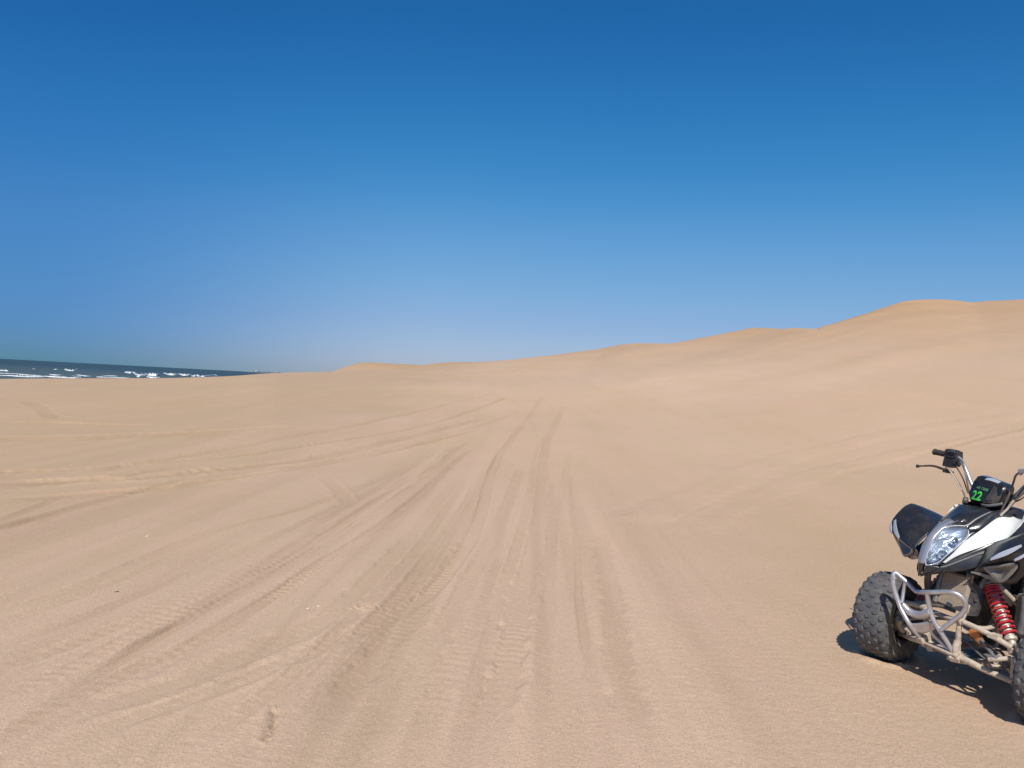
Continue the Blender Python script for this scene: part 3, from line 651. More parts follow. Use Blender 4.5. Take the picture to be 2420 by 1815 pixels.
# headlights: recessed faceted reflector with clear lens
for s_ in (1, -1):
    inn = [(.270,.023,.678),(.270,.020,.705),(.262,.020,.731),(.227,.019,.807),(.185,.021,.852),(.155,.027,.875),(.076,.080,.891)]
    hl = bpy.data.objects.new('headlight', None); C.objects.link(hl); hl.parent = quad
    ins = np.array(crom(inn, 26)); out = np.array(crom(HO, 26)); G = []
    V = []; nv = 14
    for i in range(26):
        for j in range(nv):
            t = j/(nv-1); p = ins[i]*(1-t)+out[i]*t
            d = math.sin(PI*t)**.7*math.sin(PI*min(1, (i+1.0)/26))**.6
            facet = (.006*(((i//3)+(j//3)) % 2)+.003*math.sin(i*1.9)*math.sin(j*2.3))*(1 if i < 17 else .15)
            V.append(p+np.array([-.030*d, -.018*d, -.016*d])+np.array([-1, -.5, -.3])*facet*d)
    F = [(i*nv+j, i*nv+j+1, (i+1)*nv+j+1, (i+1)*nv+j) for i in range(25) for j in range(nv-1)]
    V = [(a, b*s_, c) for a, b, c in V]
    MB().add(V, F).build('reflector', M_chrome, hl, smooth=False)
    # bulb bowls
    for c, r in (((.205,.060,.740), .024), ((.150,.072,.815), .022)):
        mb = MB(); pr = [(r, .012), (r*.9, .004), (r*.6, -.008), (r*.25, -.014), (0.001, -.015)]
        mb.lathe(pr, 20, (1.0, .75*s_, .35), (c[0]-.012, (c[1]-.006)*s_, c[2]-.004))
        mb.lathe([(.006, -.012), (.007, .006), (.004, .012), (.001, .013)], 12, (1.0, .75*s_, .35), (c[0]-.012, (c[1]-.006)*s_, c[2]-.004))
        mb.build('bulb_bowl', M_chrome, hl)
    mb = MB(); mb.grid([sgn(inn, s_), sgn(lerp(inn, HO, .5, .008, .004), s_), sgn(HO, s_)], 26, 8); mb.build('lens', M_lens, hl)
    mb = MB(); mb.tube(sgn(inn+HO[::-1][1:]+[inn[0]], s_), .0035, 6, 5); mb.build('lens_rim', M_blade, hl)

# ---- front fenders
for s_ in (1, -1):
    f = MB()
    fs = lambda P, s_: [(a, b*s_, c-(.09*max(0, b-.12) if s_ < 0 else 0)) for a, b, c in P]   # the far side sits lower: the quad leans
    Lw = [(.125,.172,.676),(.088,.215,.664),(.062,.270,.652),(.050,.330,.655),(.050,.390,.700),(.050,.430,.745)]
    Lm = [(.118,.190,.700),(.090,.240,.725),(.078,.290,.742),(.072,.340,.755),(.070,.395,.772),(.066,.440,.790)]
    Um = [(.120,.205,.722),(.128,.250,.745),(.132,.295,.768),(.108,.350,.808),(.085,.395,.835),(.070,.440,.855)]
    Ub = [(.088,.200,.768),(.070,.250,.815),(.050,.295,.850),(.020,.350,.885),(.000,.395,.915),(-.005,.443,.930)]
    Up = [(.060,.190,.800),(.020,.245,.850),(-.020,.300,.890),(-.045,.350,.925),(-.055,.400,.948),(-.058,.442,.955)]
    f.grid([fs(r, s_) for r in (Lw, Lm, Um, Ub, Up)], 24, 18)
    B1 = [(.030,.185,.800),(-.020,.235,.850),(-.075,.300,.885),(-.110,.375,.928),(-.115,.455,.945)]
    B2 = [(-.020,.185,.800),(-.110,.225,.850),(-.170,.300,.880),(-.210,.385,.895),(-.215,.470,.885)]
    B3 = [(-.16,.18,.78),(-.24,.22,.80),(-.29,.30,.81),(-.32,.39,.815),(-.33,.475,.80)]
    B4 = [(-.30,.18,.66),(-.36,.22,.66),(-.39,.30,.66),(-.41,.39,.66),(-.42,.475,.65)]
    f.grid([fs(r, s_) for r in (Up, B1, B2, B3, B4)], 20, 20)
    fe = f.build('front_fender', M_black, quad, solid=.005, ang=35)
    # silver and grey blades across the front of the fender
    mb = MB(); off = lambda P, d: [(a+d, b, c+d*.3) for a, b, c in P]
    a_ = [(.136,.296,.772),(.122,.330,.806),(.092,.375,.842),(.070,.400,.862)]; b_ = [(.138,.298,.760),(.128,.335,.780),(.104,.376,.812),(.074,.408,.852)]
    mb.grid([fs(off(a_, .012), s_), fs(off(b_, .014), s_)], 12, 4); mb.build('fender_blade', M_blade, fe, solid=.004, bevel=.001)
    mb = MB(); a_ = [(.105,.390,.790),(.090,.415,.815),(.07,.440,.842)]; b_ = [(.106,.395,.780),(.096,.418,.797),(.075,.442,.825)]
    mb.grid([fs(off(a_, .006), s_), fs(off(b_, .008), s_)], 10, 3); mb.build('fender_blade', M_blade, fe, solid=.004)
    mb = MB(); a_ = [(.132,.172,.680),(.108,.215,.680),(.085,.255,.674),(.072,.290,.664)]; b_ = [(.132,.172,.672),(.104,.212,.664),(.080,.250,.652),(.070,.288,.648)]
    mb.grid([fs(a_, s_), fs(b_, s_)], 12, 4); mb.build('fender_chin', M_grey, fe, solid=.004, bevel=.001)
    # indicator lamp in a triangular bezel
    lampO = [(.096,.226,.712),(.082,.250,.688),(.076,.303,.664),(.072,.335,.688),(.066,.378,.762),(.085,.300,.738)]
    lampO = fs(lampO, 1 if s_ > 0 else -1) if s_ > 0 else [(a, -b, c) for a, b, c in fs(lampO, -1)]
    lamp = bpy.data.objects.new('indicator_lamp', None); C.objects.link(lamp); lamp.parent = quad
    mb = MB(); P = [(a+.014, b+.002, c) for a, b, c in lampO]; mb.tube(sgn(P+[P[0]], s_), .0065, 8, 4); mb.build('bezel', M_greyalu if s_ > 0 else M_grey, lamp)
    mb = MB(); c = np.mean(P, axis=0)-np.array([.022, .010, 0]); Q = crom(P+[P[0]], 25)[:-1]; V = [tuple(c)]; n = len(Q)
    for t in (.45, .8, 1): V += [tuple(c+(q-c)*t+np.array([.010, .004, 0])*(1-abs(t-.8)*2)) for q in Q]
    F = [(0, 1+i, 1+(i+1) % n) for i in range(n)]+[(1+k*n+i, 1+k*n+(i+1) % n, 1+(k+1)*n+(i+1) % n, 1+(k+1)*n+i) for k in range(2) for i in range(n)]
    V = [(a, b*s_, c_) for a, b, c_ in V]; MB().add(V, F).build('indicator_lens', M_smoke, lamp, ang=25)
    # dark housing behind the lamp, mounting the fender to the frame
    mb = MB(); mb.grid([sgn([(.08,.20,.66),(.05,.28,.645),(.03,.34,.66)], s_), sgn([(.02,.16,.70),(-.03,.24,.70),(-.06,.32,.74)], s_)], 8, 5); mb.build('lamp_housing', M_satin, lamp, solid=.006)

# ---- instrument pod on the handlebar
pod = bpy.data.objects.new('instrument_pod', None); C.objects.link(pod); pod.parent = quad
def ring(z, hw, front, back, xo, sk=0):
    pts = [(-1, back, .0), (-1.0, front*.25, 0), (-.86, front*.78, 0), (-.35, front, 0), (.12, front*1.02, 0), (.34, front*.93, 0), (.88, front*.55, 0), (1.0, front*.15, 0), (.96, back, 0)]
    return [(xo+f_, y_*hw*(.88 if y_ > 0 else 1), z+sk*y_) for y_, f_, _ in pts]
rings = [ring(.982, .060, .018, -.04, -.147), ring(.990, .084, .034, -.05, -.145), ring(1.014, .098, .050, -.055, -.147), ring(1.055, .110, .048, -.055, -.156), ring(1.098, .106, .040, -.055, -.168, -.008), ring(1.122, .096, .028, -.050, -.176, -.014), ring(1.130, .074, .012, -.040, -.180, -.014)]
P = MB(); m = 9
V = [p for r in rings for p in r]+[(-.185, 0, 1.133), (-.150, 0, .979)]
F = [(i*m+j, i*m+(j+1) % m, (i+1)*m+(j+1) % m, (i+1)*m+j) for i in range(len(rings)-1) for j in range(m)]
k = len(V)-2; F += [((len(rings)-1)*m+j, (len(rings)-1)*m+(j+1) % m, k) for j in range(m)]+[((j+1) % m, j, k+1) for j in range(m)]
shell = P.add(V, F).build('pod_shell', M_gloss, pod, bevel=.006, seg=3, ang=60)
mb = MB(); mb.grid([[(-.136,.040,1.100),(-.110,.030,1.05),(-.098,.010,1.004)],[(-.150,.082,1.085),(-.130,.088,1.045),(-.118,.078,1.010)]], 12, 6); mb.build('pod_facet', M_satin, pod, solid=.005, bevel=.001)
mb = MB(); mb.grid([[(-.094,.005,1.000),(-.098,.035,1.001),(-.112,.07,1.010),(-.132,.100,1.022)],[(-.100,.0,.985),(-.102,.035,.986),(-.115,.07,.996),(-.138,.099,1.008)]], 12, 4); mb.build('pod_lip', M_grey, pod, solid=.004)
mb = MB(); mb.grid([[(-.150,-.045,1.124),(-.148,.0,1.125),(-.152,.050,1.116)],[(-.170,-.045,1.134),(-.170,.0,1.136),(-.172,.050,1.127)]], 12, 5); mb.build('pod_brow', M_blade, pod, solid=.004, bevel=.001)
mb = MB(); mb.lathe([(.001,.0),(.018,.003),(.021,.008),(.021,.022),(.015,.028)], 20, (.6, -.8, .1), (-.125,-.105,.995)); mb.build('ignition_cap', M_satin, pod)

# number sticker, wrapped on the pod
bvh = BVHTree.FromPolygons([tuple(v) for v in V], F)
def decal(txt, size, cy, cz, m, name, tilt=0, bold=0):
    cu = bpy.data.curves.new('t', 'FONT'); cu.body = txt; cu.size = size; cu.align_x = 'CENTER'; cu.align_y = 'CENTER'; cu.offset = bold; cu.resolution_u = 4; cu.space_character = 1.05
    o = bpy.data.objects.new('t', cu); C.objects.link(o); dg = bpy.context.evaluated_depsgraph_get(); me = bpy.data.meshes.new_from_object(o.evaluated_get(dg)); bpy.data.objects.remove(o)
    bm = bmesh.new(); bm.from_mesh(me); bmesh.ops.subdivide_edges(bm, edges=bm.edges, cuts=1, use_grid_fill=False)
    for v in bm.verts:
        x, z = v.co.x, v.co.y; x, z = x*math.cos(tilt)-z*math.sin(tilt), x*math.sin(tilt)+z*math.cos(tilt)
        y = cy+x+.10*z
        h_ = bvh.ray_cast(Vector((.2, y, cz+z)), Vector((-1, 0, 0)))[0]
        v.co = (h_.x+.0035, y, cz+z) if h_ else (-.1, y, cz+z)
    bm.to_mesh(me); bm.free(); o = link(name, me, m, pod, False); return o
decal('22', .066, -.032, 1.036, M_green, 'number_sticker', -.02, .0022)
decal('AR TREK', .019, -.012, 1.079, M_pale, 'name_sticker', -.10, 0)

# ---- handlebar, clamped on the steering stem
SC = Vector((-.21, 0, 1.0))
bar = MB()
barR = [(-.205,0,1.02),(-.200,-.07,1.03),(-.165,-.115,1.075),(-.163,-.160,1.150),(-.172,-.205,1.205),(-.182,-.25,1.228),(-.186,-.30,1.236),(-.172,-.40,1.243)]
barL = [(-.205,0,1.02),(-.210,.07,1.03),(-.205,.125,1.075),(-.225,.180,1.150),(-.260,.235,1.205),(-.290,.29,1.222),(-.345,.42,1.235)]
hb = bar.tube(barR, .011, 12).tube(barL, .011, 12).build('handlebar', M_alu, quad)
mb = MB(); mb.tube([(-.205,-.05,1.015),(-.205,.05,1.015)], .022, 12); mb.tube([(-.20,0,1.0),(-.12,0,.80),(-.06,0,.62)], .022, 12); mb.build('steering_stem', M_satin, quad)
for s_, g0, g1 in ((-1, Vector((-.182,-.315,1.234)), Vector((-.169,-.402,1.243))), (1, Vector((-.292,.298,1.222)), Vector((-.347,.425,1.235)))):
    d = (g1-g0).normalized()
    mb = MB()
    L_ = (g1-g0).length; pr = []
    for i in range(15): t = i/14; pr.append((.0165+.0012*(i % 2)+(.003 if i == 0 else 0)+(.002 if i > 12 else 0), t*L_))
    pr = [(.001, 0)]+pr+[(.012, L_+.004), (.001, L_+.005)]
    mb.lathe(pr, 18, tuple(d), tuple(g0)); mb.build('grip', M_rubber, hb)
    # switch block and master cylinder
    c = g0-d*.040; f_ = Vector((.9, .1*s_, -.35)).normalized()
    sw = MB(); R_ = d.to_track_quat('X', 'Z').to_euler()
    sw.box(tuple(c+Vector((.002, 0, .002))), (.085, .056, .062), R_, .85)
    sw.box(tuple(c+Vector((.012, 0, .030))), (.070, .060, .016), R_, .8)
    sw.box(tuple(c+Vector((.018, 0, -.030))), (.060, .040, .030), R_)
    sw.build('switch_block', M_satin, hb, bevel=.005)
    mc = MB(); c2 = c+f_*.030+Vector((0, 0, -.028))
    mc.box(tuple(c2), (.062, .040, .050), R_, .9); mc.box(tuple(c2+Vector((-.006, 0, .035))), (.055, .045, .012), R_)
    mc.tube([c2-d*.02, c2-d*.055], .010, 10, spline=False); mc.tube([c2-d*.052, c2-d*.062], .014, 8, spline=False)
    mc.build('master_cylinder', M_black, hb, bevel=.004)
    # lever: pivot in front of the block, blade running outward with a ball end
    p0 = c2+f_*.018+Vector((0, 0, -.030))
    lv = MB(); P_ = [p0-d*.012, p0+d*.018+f_*.010, p0+d*.035+f_*.026+Vector((0,0,.012)), p0+d*.060+f_*.040+Vector((0,0,.018)), p0+d*.100+f_*.056+Vector((0,0,.014)), p0+d*.128+f_*.064+Vector((0,0,.009))]
    lv.tube([tuple(q) for q in P_], [.010, .0095, .0085, .0075, .0068, .0065], 10, flat=.8)
    e = P_[-1]; lv.lathe([(.001, -.010), (.008, -.008), (.011, 0), (.008, .008), (.001, .010)], 14, (0, 0, 1), tuple(e))
    lv.box(tuple(p0+Vector((0, 0, -.016))), (.034, .022, .012), R_); lv.box(tuple(p0-d*.028+Vector((0, 0, -.010))), (.03, .008, .008), R_)
    lv.build('brake_lever', M_rubber, hb)
# hoses from the controls down to the frame
for P_, r_ in (([(-.150,-.215,1.225),(-.135,-.165,1.205),(-.130,-.140,1.150),(-.125,-.115,1.08),(-.13,-.09,1.0)], .0045),
 ([(-.150,-.29,1.165),(-.125,-.24,1.155),(-.110,-.18,1.110),(-.105,-.13,1.055),(-.11,-.10,.99)], .0042),
 ([(-.165,-.245,1.180),(-.145,-.195,1.150),(-.135,-.150,1.100),(-.125,-.112,1.04)], .0035),
 ([(-.15,.245,1.213),(-.135,.215,1.205),(-.128,.175,1.178),(-.140,.150,1.135),(-.130,.138,1.07),(-.105,.128,1.00),(-.095,.122,.960)], .0055),
 ([(-.18,.30,1.18),(-.16,.25,1.15),(-.150,.215,1.10),(-.13,.17,1.04),(-.10,.135,.975)], .0050),
 ([(-.20,.28,1.20),(-.17,.22,1.15),(-.155,.18,1.09),(-.14,.15,1.02),(-.11,.11,.96)], .0042),
 ([(-.19,.26,1.19),(-.18,.23,1.12),(-.16,.19,1.06),(-.15,.13,1.02)], .0038)):
    MB().tube(P_, r_, 8).build('control_hose', M_cable, hb)
for P_, r_ in (([(-.148,-.29,1.163),(-.122,-.24,1.153),(-.107,-.18,1.108),(-.103,-.13,1.053)], .0047), ([(-.125,.17,1.045),(-.112,.15,1.00),(-.090,.128,.958)], .006)):
    MB().tube(P_, r_, 8).build('hose_sleeve', M_sandy, hb)
mb = MB(); mb.box((-.125,.255,1.208), (.08, .075, .016), (0,.1,-.2)); mb.tube([(-.11,.225,1.20),(-.125,.20,1.185)], .009, 8, spline=False); mb.build('clutch_perch', M_alu, hb, bevel=.003)

# ---- front bumper
bmp = MB(); tr = .0125
bmp.tube([(.259,-.198,.545),(.262,-.205,.566),(.250,-.200,.580),(.232,-.178,.560),(.212,-.150,.535),(.203,-.112,.508),(.205,-.080,.505),(.228,0,.527),(.212,.055,.543),(.198,.100,.556),(.178,.135,.556),(.158,.155,.538),(.142,.160,.510),(.136,.150,.475),(.146,.125,.435),(.165,.085,.385),(.180,.050,.342)], tr, 12, 5)
bmp.tube([(.262,-.205,.556),(.262,-.198,.510),(.254,-.182,.455),(.248,-.160,.405),(.245,-.135,.372),(.236,-.105,.332),(.200,-.092,.285),(.165,-.088,.256)], tr, 12, 5)
bmp.tube([(.228,0,.522),(.218,0,.478),(.208,.004,.438),(.200,.018,.390),(.182,.040,.345),(.150,.068,.282),(.122,.092,.222)], [tr,tr,tr,tr,tr,.012,.012], 12, 5)
bmp.tube([(.218,-.165,.535),(.224,-.166,.480),(.238,-.160,.425)], .010, 10, 5)
bmp.tube([(.240,-.150,.420),(.222,-.115,.388),(.208,-.070,.385),(.206,-.020,.408),(.206,.004,.428)], [.016,.021,.022,.022,.018], 12, 5)
bmp.tube([(.196,.015,.372),(.172,-.012,.310),(.140,.03,.262),(.118,.075,.225)], .010, 10, 5)
bumper = bmp.build('bumper', M_alu, quad)
mb = MB(); mb.grid([[(.235,-.105,.330),(.215,-.06,.345),(.198,.0,.375)],[(.205,-.090,.288),(.185,-.045,.295),(.182,.02,.338)]], 10, 6); mb.build('bumper_plate', M_alu, bumper, solid=.005)
MB().box((.118,.094,.212), (.05,.05,.03), (.1,.5,.4)).tube([(.135,.095,.228),(.135,.118,.226)], .012, 8, spline=False).build('bumper_bracket', M_sandy, bumper, bevel=.004)
MB().box((.158,-.088,.248), (.05,.04,.035), (.1,.4,.1)).build('bumper_bracket', M_sandy, bumper, bevel=.004)

# ---- frame, radiator, engine
fr = MB()
for s_ in (1, -1):
    fr.tube(sgn([(.105,.095,.215),(.115,.100,.300),(.120,.112,.400),(.06,.120,.52),(-.04,.115,.64),(-.18,.08,.80),(-.30,.10,.80),(-.62,.13,.72),(-1.10,.14,.70)], s_), .014, 10)
    fr.tube(sgn([(.135,.060,.205),(.05,.10,.190),(-.30,.15,.185),(-.75,.16,.20),(-.95,.13,.35)], s_), .016, 10)
    fr.tube(sgn([(.115,.100,.300),(.126,.098,.26),(.115,.094,.215)], s_), .018, 10)
    fr.tube(sgn([(-.10,.12,.60),(-.30,.16,.40),(-.34,.16,.20)], s_), .013, 10)
fr.tube([(.118,-.115,.400),(.118,.115,.400)], .013, 10, spline=False); fr.tube([(.112,-.10,.225),(.112,.10,.225)], .014, 10, spline=False)
fr.tube([(.155,-.10,.235),(.135,.09,.225)], .010, 10, spline=False)
frame = fr.build('frame', M_sandy, quad)
mb = MB(); mb.grid([[(.140,-.06,.225),(.142,0,.222),(.140,.06,.225)],[(.03,-.08,.180),(.03,0,.178),(.03,.08,.180)],[(-.30,-.12,.165),(-.30,0,.165),(-.30,.12,.165)]], 14, 12); mb.build('skid_plate', M_greyalu, quad, solid=.006)
mb = MB(); mb.box((.092, .045, .555), (.030, .16, .19), (0, -.22, 0)); core = mb.build('radiator', M_rad, quad, bevel=.003)
mb = MB()
mb.box((.100, -.045, .552), (.040, .022, .19), (0, -.22, 0)); mb.box((.088, .03, .455), (.05, .20, .018), (0, -.22, 0)); mb.box((.105, .02, .475), (.03, .14, .03), (0, -.22, 0)); mb.lathe([(.001,.02),(.014,.02),(.016,.0),(.001,0)], 14, (1,0,.2), (.128,.055,.478))
mb.build('radiator_tank', M_greyalu, core, bevel=.004)
mb = MB(); V_ = [(.085,.108,.628),(.040,.150,.565),(.038,.150,.512),(.066,.145,.440),(.100,.115,.435),(.118,.112,.505)]; mb.add(V_+[(a-.02, b+.005, c) for a, b, c in V_], [(0,1,2,3,4,5),(11,10,9,8,7,6)]+[(i,(i+1) % 6,6+(i+1) % 6,6+i) for i in range(6)]); mb.build('side_bracket', M_satin, quad, bevel=.002)
mb = MB(); mb.tube([(.085,.128,.512),(.115,.105,.500)], .0055, 10, spline=False); mb.lathe([(.001,.0),(.009,.002),(.009,-.004)], 14, (.5,.8,.2), (.066,.150,.526)); mb.build('bracket_bolt', M_dark, quad)
eng = MB()
eng.box((-.19, 0, .50), (.12, .20, .34), (0, .1, 0), .8); eng.box((-.42, 0, .38), (.42, .28, .30), (0, 0, 0), .85); eng.box((-.40, 0, .60), (.20, .20, .22), (0, -.25, 0), .9)
eng.lathe([(.001,.17),(.07,.17),(.09,.15),(.10,.12),(.10,-.12),(.09,-.15),(.001,-.16)], 28, (0,1,0), (-.48,0,.34))
for i in range(7): eng.box((-.385-.0, 0, .56+.022*i), (.24, .235, .006), (0, -.25, 0))
eng.build('engine', M_dark, quad, bevel=.006)
mb = MB(); mb.box((.02, 0, .655), (.16, .22, .08), (0, -.2, 0), .8); mb.box((-.01, 0, .78), (.22, .22, .20), (0, .1, 0), .6); mb.build('inner_cover', M_gloss, quad, bevel=.012)
for P_, r_ in (([(.078,.120,.655),(.085,.122,.60),(.05,.14,.56)], .009), ([(.10,.09,.345),(.05,.18,.31),(-.02,.24,.28),(-.05,.22,.22)], .006), ([(.085,.10,.31),(.03,.20,.24),(-.01,.24,.19)], .005), ([(.15,-.06,.44),(.13,.0,.45),(.10,.06,.44)], .010), ([(.13,-.10,.47),(.10,-.04,.50),(.09,.02,.51)], .012)):
    MB().tube(P_, r_, 8).build('wiring_loom', M_cable, quad)
mb = MB(); mb.box((.055,.150,.345), (.035,.05,.05), (.2,.2,.4)); mb.tube([(.07,.14,.325),(.045,.17,.30),(.03,.23,.285)], .004, 8); mb.build('orange_connector', M_orange, quad, bevel=.004)
mb = MB(); mb.tube([(-.16,.235,.56),(-.165,.24,.45),(-.16,.235,.37)], [.020,.032,.034], 16, 6); mb.tube([(-.16,.235,.60),(-.16,.235,.55)], .013, 10, spline=False); mb.tube([(-.13,.265,.41),(-.16,.272,.40),(-.19,.26,.41)], .004, 8); mb.box((-.24,.22,.45), (.14,.12,.22), (0,0,0), .8); mb.build('reservoir_bottle', M_greyalu, quad, bevel=.006)

mb = MB(); mb.grid([[(.150,-.055,.64),(.140,-.10,.64),(.08,-.17,.64)],[(.150,-.060,.58),(.120,-.13,.56),(.05,-.20,.54)],[(.130,-.075,.50),(.100,-.14,.48),(.03,-.21,.45)]], 10, 10); mb.build('splash_panel', M_satin, quad, solid=.004)
# ---- wheels
def wheel(cx, cy, R, W, rimR, steer, sgn_y, front=True):
    w_ = bpy.data.objects.new('front_wheel' if front else 'rear_wheel', None); C.objects.link(w_); w_.parent = quad
    w_.location = (cx, cy, R-.006); w_.rotation_euler = (0, random.uniform(0, 6), steer)
    w_.rotation_mode = 'ZYX' if False else 'XYZ'
    w_.matrix_local = Matrix.Translation((cx, cy, R-.004+(.006 if front else 0))) @ Matrix.Rotation(steer, 4, 'Z') @ Matrix.Rotation(random.uniform(0, 6), 4, 'Y')
    h = W/2; Rc = R-.007
    prof_ = [(rimR-.006, -h*.72), (rimR+.012, -h*.84), (rimR+.035, -h*.96), (rimR+(Rc-rimR)*.55, -h*1.0), (Rc-.030, -h*.96), (Rc-.014, -h*.83), (Rc-.004, -h*.55), (Rc, -h*.2), (Rc, h*.2), (Rc-.004, h*.55), (Rc-.014, h*.83), (Rc-.030, h*.96), (rimR+(Rc-rimR)*.55, h), (rimR+.035, h*.96), (rimR+.012, h*.84), (rimR-.006, h*.72)]
    ty = MB().lathe(prof_, 72); ty_o = ty.build('tyre', M_tyre, w_, ang=60); ty_o.data.materials.append(M_side)
    for p in ty_o.data.polygons:
        c = p.center; r_ = math.hypot(c.x, c.z)
        if r_ < Rc-.030: p.material_index = 1
    kb = MB(); Nn = int(2*PI*R/.060)
    rows = [(0.0, 0, Rc-.001, .033, .033, 0), (h*.36, .5, Rc-.002, .033, .033, .10), (-h*.36, .5, Rc-.002, .033, .033, -.10), (h*.70, 0, Rc-.008, .031, .028, .45), (-h*.70, 0, Rc-.008, .031, .028, -.45), (h*.93, .5, Rc-.030, .026, .022, 1.1), (-h*.93, .5, Rc-.030, .026, .022, -1.1)]
    for w0, ph, rr, la, lw, tl in rows:
        for i in range(Nn):
            t = 2*PI*(i+ph)/Nn; rad = Vector((math.cos(t), 0, math.sin(t))); tan = Vector((-math.sin(t), 0, math.cos(t))); ax = Vector((0, 1, 0))
            nrm = rad*math.cos(tl)+ax*math.sin(tl); lat = ax*math.cos(tl)-rad*math.sin(tl)
            c = rad*rr+ax*w0; hh = .0075; tw = (.25 if i % 2 else -.25)
            T_ = tan*math.cos(tw)+lat*math.sin(tw); B_ = lat*math.cos(tw)-tan*math.sin(tw)
            poly = [(-.45, -.34), (.05, -.5), (.5, -.22), (.46, .34), (-.05, .5), (-.47, .26)]
            Vb = [c-nrm*.004+T_*a*la*1.12+B_*b*lw*1.12 for a, b in poly]+[c+nrm*hh+T_*a*la*.86+B_*b*lw*.86 for a, b in poly]
            kb.add(Vb, [(6,7,8,9,10,11)]+[(q, (q+1) % 6, 6+(q+1) % 6, 6+q) for q in range(6)])
    kb.build('tread', M_tyre, ty_o, ang=30)
    # rim: deep barrel with the disc near the outer face
    o = sgn_y
    rm = MB(); rm.lathe([(rimR+.010, -h*.80), (rimR+.004, -h*.86), (rimR-.006, -h*.80), (rimR-.010, -h*.6), (rimR-.022, -h*.3), (rimR-.022, h*.3), (rimR-.010, h*.6), (rimR-.006, h*.80), (rimR+.004, h*.86), (rimR+.010, h*.80)], 48)
    rm.lathe([(rimR-.022, o*h*.35), (rimR-.035, o*h*.30), (.075, o*h*.12), (.055, o*h*.10), (.030, o*h*.22), (.001, o*h*.24)], 48)
    rim = rm.build('rim', M_rim, w_)
    for k in range(4):
        mb = MB(); t = PI/4+k*PI/2; mb.lathe([(.001, .012), (.006, .011), (.008, 0), (.008, -.02)], 8, (0, o, 0), (.052*math.cos(t), o*h*.12, .052*math.sin(t)))
        mb.build('wheel_nut', M_alu, rim)
    return w_
R_F, W_F = .254, .218
wheel(.033, -.460, R_F, W_F, .127, STEER, -1); wheel(-.065, .497, R_F, W_F, .127, STEER, 1)
wheel(-1.22, -.42, .255, .26, .115, 0, -1, False); wheel(-1.22, .42, .255, .26, .115, 0, 1, False)

# ---- suspension
for s_, wy in ((1, .485), (-1, .485)):
    k = wy-.115
    ua = MB(); ua.tube(sgn([(.126,.115,.411),(.108,.24,.395),(.060,k-.01,.352)], s_), .0135, 10); ua.tube(sgn([(-.10,.115,.420),(-.04,.22,.405),(.035,k-.01,.352)], s_), .0125, 10)
    ua.tube(sgn([(.126,.105,.411),(.126,.130,.411)], s_), .020, 12, spline=False); ua.tube(sgn([(.108,.195,.400),(.07,.215,.400),(.0,.205,.404)], s_), .011, 8); ua.box((.085,.285*s_,.385), (.05,.045,.02), (0,0,.2)); ua.build('upper_arm', M_sandy, quad)
    la = MB(); la.tube(sgn([(.112,.10,.221),(.095,.22,.205),(.060,k-.08,.190),(.03,k,.180)], s_), [.017,.0165,.015,.014], 12); la.tube(sgn([(-.14,.12,.215),(-.08,.22,.205),(.0,k-.01,.180)], s_), .014, 10)
    la.tube(sgn([(.116,.088,.222),(.112,.118,.220)], s_), .026, 14, spline=False); la.tube(sgn([(.078,.25,.222),(.02,.27,.222),(-.06,.25,.222)], s_), .012, 8); la.build('lower_arm', M_sandy, quad)
    kn = MB(); kn.tube(sgn([(.045,k+.005,.375),(.035,k+.02,.30),(.030,k+.01,.262),(.025,k+.015,.21),(.025,k+.005,.165)], s_), [.014,.018,.026,.018,.014], 12); kn.tube(sgn([(.03,k+.01,.262),(.01,wy-.02,.262)], s_), .024, 14, spline=False)
    kn.box((.055,(k+.015)*s_,.262), (.05,.035,.10), (0,0,STEER)); kn.tube(sgn([(.06,k-.01,.300),(.11,k-.045,.285),(.12,k-.08,.27)], s_), .012, 10); kn.build('steering_knuckle', M_sandy, quad, bevel=.003)
    mb = MB(); mb.tube(sgn([(-.02,.05,.36),(.04,.16,.335),(.105,k-.055,.282)], s_), .0085, 10); mb.lathe([(.001,-.02),(.014,-.016),(.016,0),(.014,.016),(.001,.02)], 12, (0,0,1), (.108,(k-.05)*s_,.284)); mb.build('tie_rod', M_greyalu, quad)
    mb = MB(); mb.lathe([(.035,-.003),(.085,-.003),(.088,0),(.085,.003),(.035,.003)], 40, (math.sin(-STEER), math.cos(STEER), 0), (.01,(wy-.045)*s_,.256), True); mb.build('brake_disc', M_greyalu, quad)
    # coil-over shock
    top = Vector((-.030+(0 if s_ > 0 else -.06),.142*s_,.605)); bot = Vector((.030+(0 if s_ > 0 else -.06),.350*s_,.335)); ax = (bot-top).normalized(); L_ = (bot-top).length
    sh = MB(); sh.lathe([(.001,-.02),(.018,-.02),(.024,-.005),(.032,0),(.032,.010),(.020,.014),(.020,L_*.30),(.023,L_*.34),(.023,L_*.80),(.030,L_*.82),(.030,L_*.86),(.018,L_*.88),(.016,L_),(.001,L_+.004)], 24, tuple(ax), tuple(top))
    sh.tube([bot-Vector((.03,0,0)), bot+Vector((.03,0,0))], .016, 12, spline=False); sk = sh.build('shock_absorber', M_shock, quad)
    u = ax.orthogonal().normalized(); v_ = ax.cross(u); pts = []
    turns = [(0, .0), (1, .016), (2, .032), (3, .048), (4, .070)]
    hts = [.012,.026,.040,.054,.078]+[.078+.0262*i for i in range(1, 9)]; hts = [h_*L_/.36 for h_ in hts]; hts = [h_ for h_ in hts if h_ < L_*.86]
    n_ = (len(hts)-1)*16
    for i in range(n_+1):
        q = i/16; hgt = np.interp(q, range(len(hts)), hts); t = 2*PI*q; r_ = .034
        pts.append(top+ax*hgt+(u*math.cos(t)+v_*math.sin(t))*r_)
    MB().tube([tuple(p) for p in pts], .0068, 8, spline=False).build('coil_spring', M_red, sk)

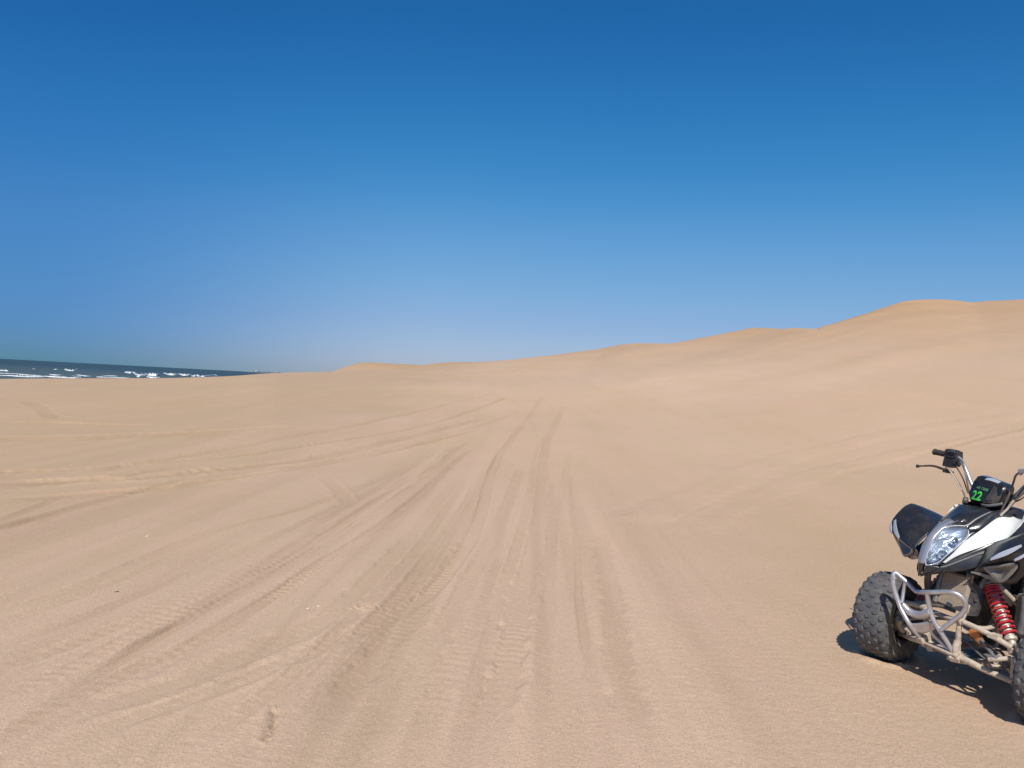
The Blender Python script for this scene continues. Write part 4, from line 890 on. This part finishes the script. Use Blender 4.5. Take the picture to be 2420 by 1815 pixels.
# sand-caked boots on the far knuckle, catching the sun beside the tyre
mb = MB(); mb.tube([(.075,-.345,.325),(.085,-.345,.285),(.070,-.335,.235),(.055,-.320,.205)], [.016,.026,.022,.014], 12); mb.tube([(.062,-.335,.245),(.072,-.290,.240),(.070,-.255,.225)], [.012,.020,.014], 10); mb.build('ball_joint_boot', M_sandy, quad)
mb = MB(); P_ = crom([(.062,-.275,.225),(.058,-.235,.205),(.062,-.19,.205),(.075,-.12,.215)], 16); mb.tube([tuple(q) for q in P_], [.024,.017,.025,.018,.026,.020,.024,.018], 14, spline=False); mb.build('axle_boot', M_sandy, quad)
# ---- rear half (behind the picture edge)
tk = MB(); tk.grid([[(-.16,0,.99),(-.22,0,1.0),(-.36,0,.97),(-.55,0,.88)],[(-.16,.13,.975),(-.22,.14,.985),(-.36,.13,.95),(-.55,.10,.86)],[(-.15,.215,.93),(-.24,.20,.93),(-.36,.17,.88),(-.55,.13,.80)],[(-.15,.225,.78),(-.26,.21,.74),(-.38,.18,.70),(-.55,.14,.72)]], 18, 12, True); tk.build('tank_cover', M_black, quad, solid=.005)
st = MB(); st.grid([[(-.48,0,.885),(-.60,0,.835),(-.85,0,.825),(-1.10,0,.860),(-1.22,0,.84)],[(-.48,.08,.875),(-.60,.10,.825),(-.85,.125,.812),(-1.10,.13,.850),(-1.22,.12,.83)],[(-.48,.10,.80),(-.60,.13,.76),(-.85,.16,.75),(-1.10,.16,.78),(-1.22,.14,.79)],[(-.48,0,.76),(-.60,0,.72),(-.85,0,.72),(-1.10,0,.75),(-1.22,0,.76)]], 24, 14, True); st.build('seat', M_navy, quad)
for s_ in (1, -1):
    rf = MB(); rf.grid([sgn(r, s_) for r in ([(-.72,.13,.72),(-.86,.13,.80),(-1.10,.13,.83),(-1.42,.13,.80)],[(-.76,.30,.60),(-.88,.32,.76),(-1.12,.33,.82),(-1.45,.32,.77)],[(-.80,.46,.52),(-.90,.50,.70),(-1.14,.53,.76),(-1.42,.50,.70)])], 20, 12); rf.build('rear_fender', M_black, quad, solid=.005)
    ft = MB(); ft.box((-.42,.30*s_,.245), (.16,.17,.025)); 
    for i in range(5): ft.box((-.48+.03*i,.30*s_,.262), (.006,.15,.012))
    ft.tube(sgn([(-.50,.16,.24),(-.58,.30,.24),(-.90,.34,.26),(-.98,.20,.28)], s_), .012, 10); ft.build('footrest', M_alu, quad, bevel=.002)
sw = MB()
for s_ in (1, -1): sw.tube(sgn([(-.72,.12,.34),(-1.0,.12,.29),(-1.22,.12,.26)], s_), .024, 10)
sw.tube([(-1.22,-.36,.255),(-1.22,.36,.255)], .022, 12, spline=False); sw.build('swingarm', M_dark, quad)
mb = MB(); mb.lathe([(.001,0),(.035,.0),(.055,.03),(.055,.34),(.035,.37),(.015,.38),(.001,.37)], 24, (-1,0,.12), (-1.02,-.20,.58)); mb.tube([(-.30,-.13,.50),(-.45,-.19,.52),(-.80,-.19,.56),(-1.02,-.20,.58)], .02, 10); mb.build('exhaust', M_greyalu, quad)
mb = MB(); 
for s_ in (1, -1): mb.tube(sgn([(-1.18,.10,.80),(-1.36,.12,.86),(-1.46,.06,.86),(-1.47,0,.86)], s_), .012, 10)
mb.build('grab_rail', M_alu, quad)
mb = MB(); mb.box((-1.46,0,.78), (.05,.16,.05)); mb.build('tail_lamp', M_red, quad, bevel=.01)
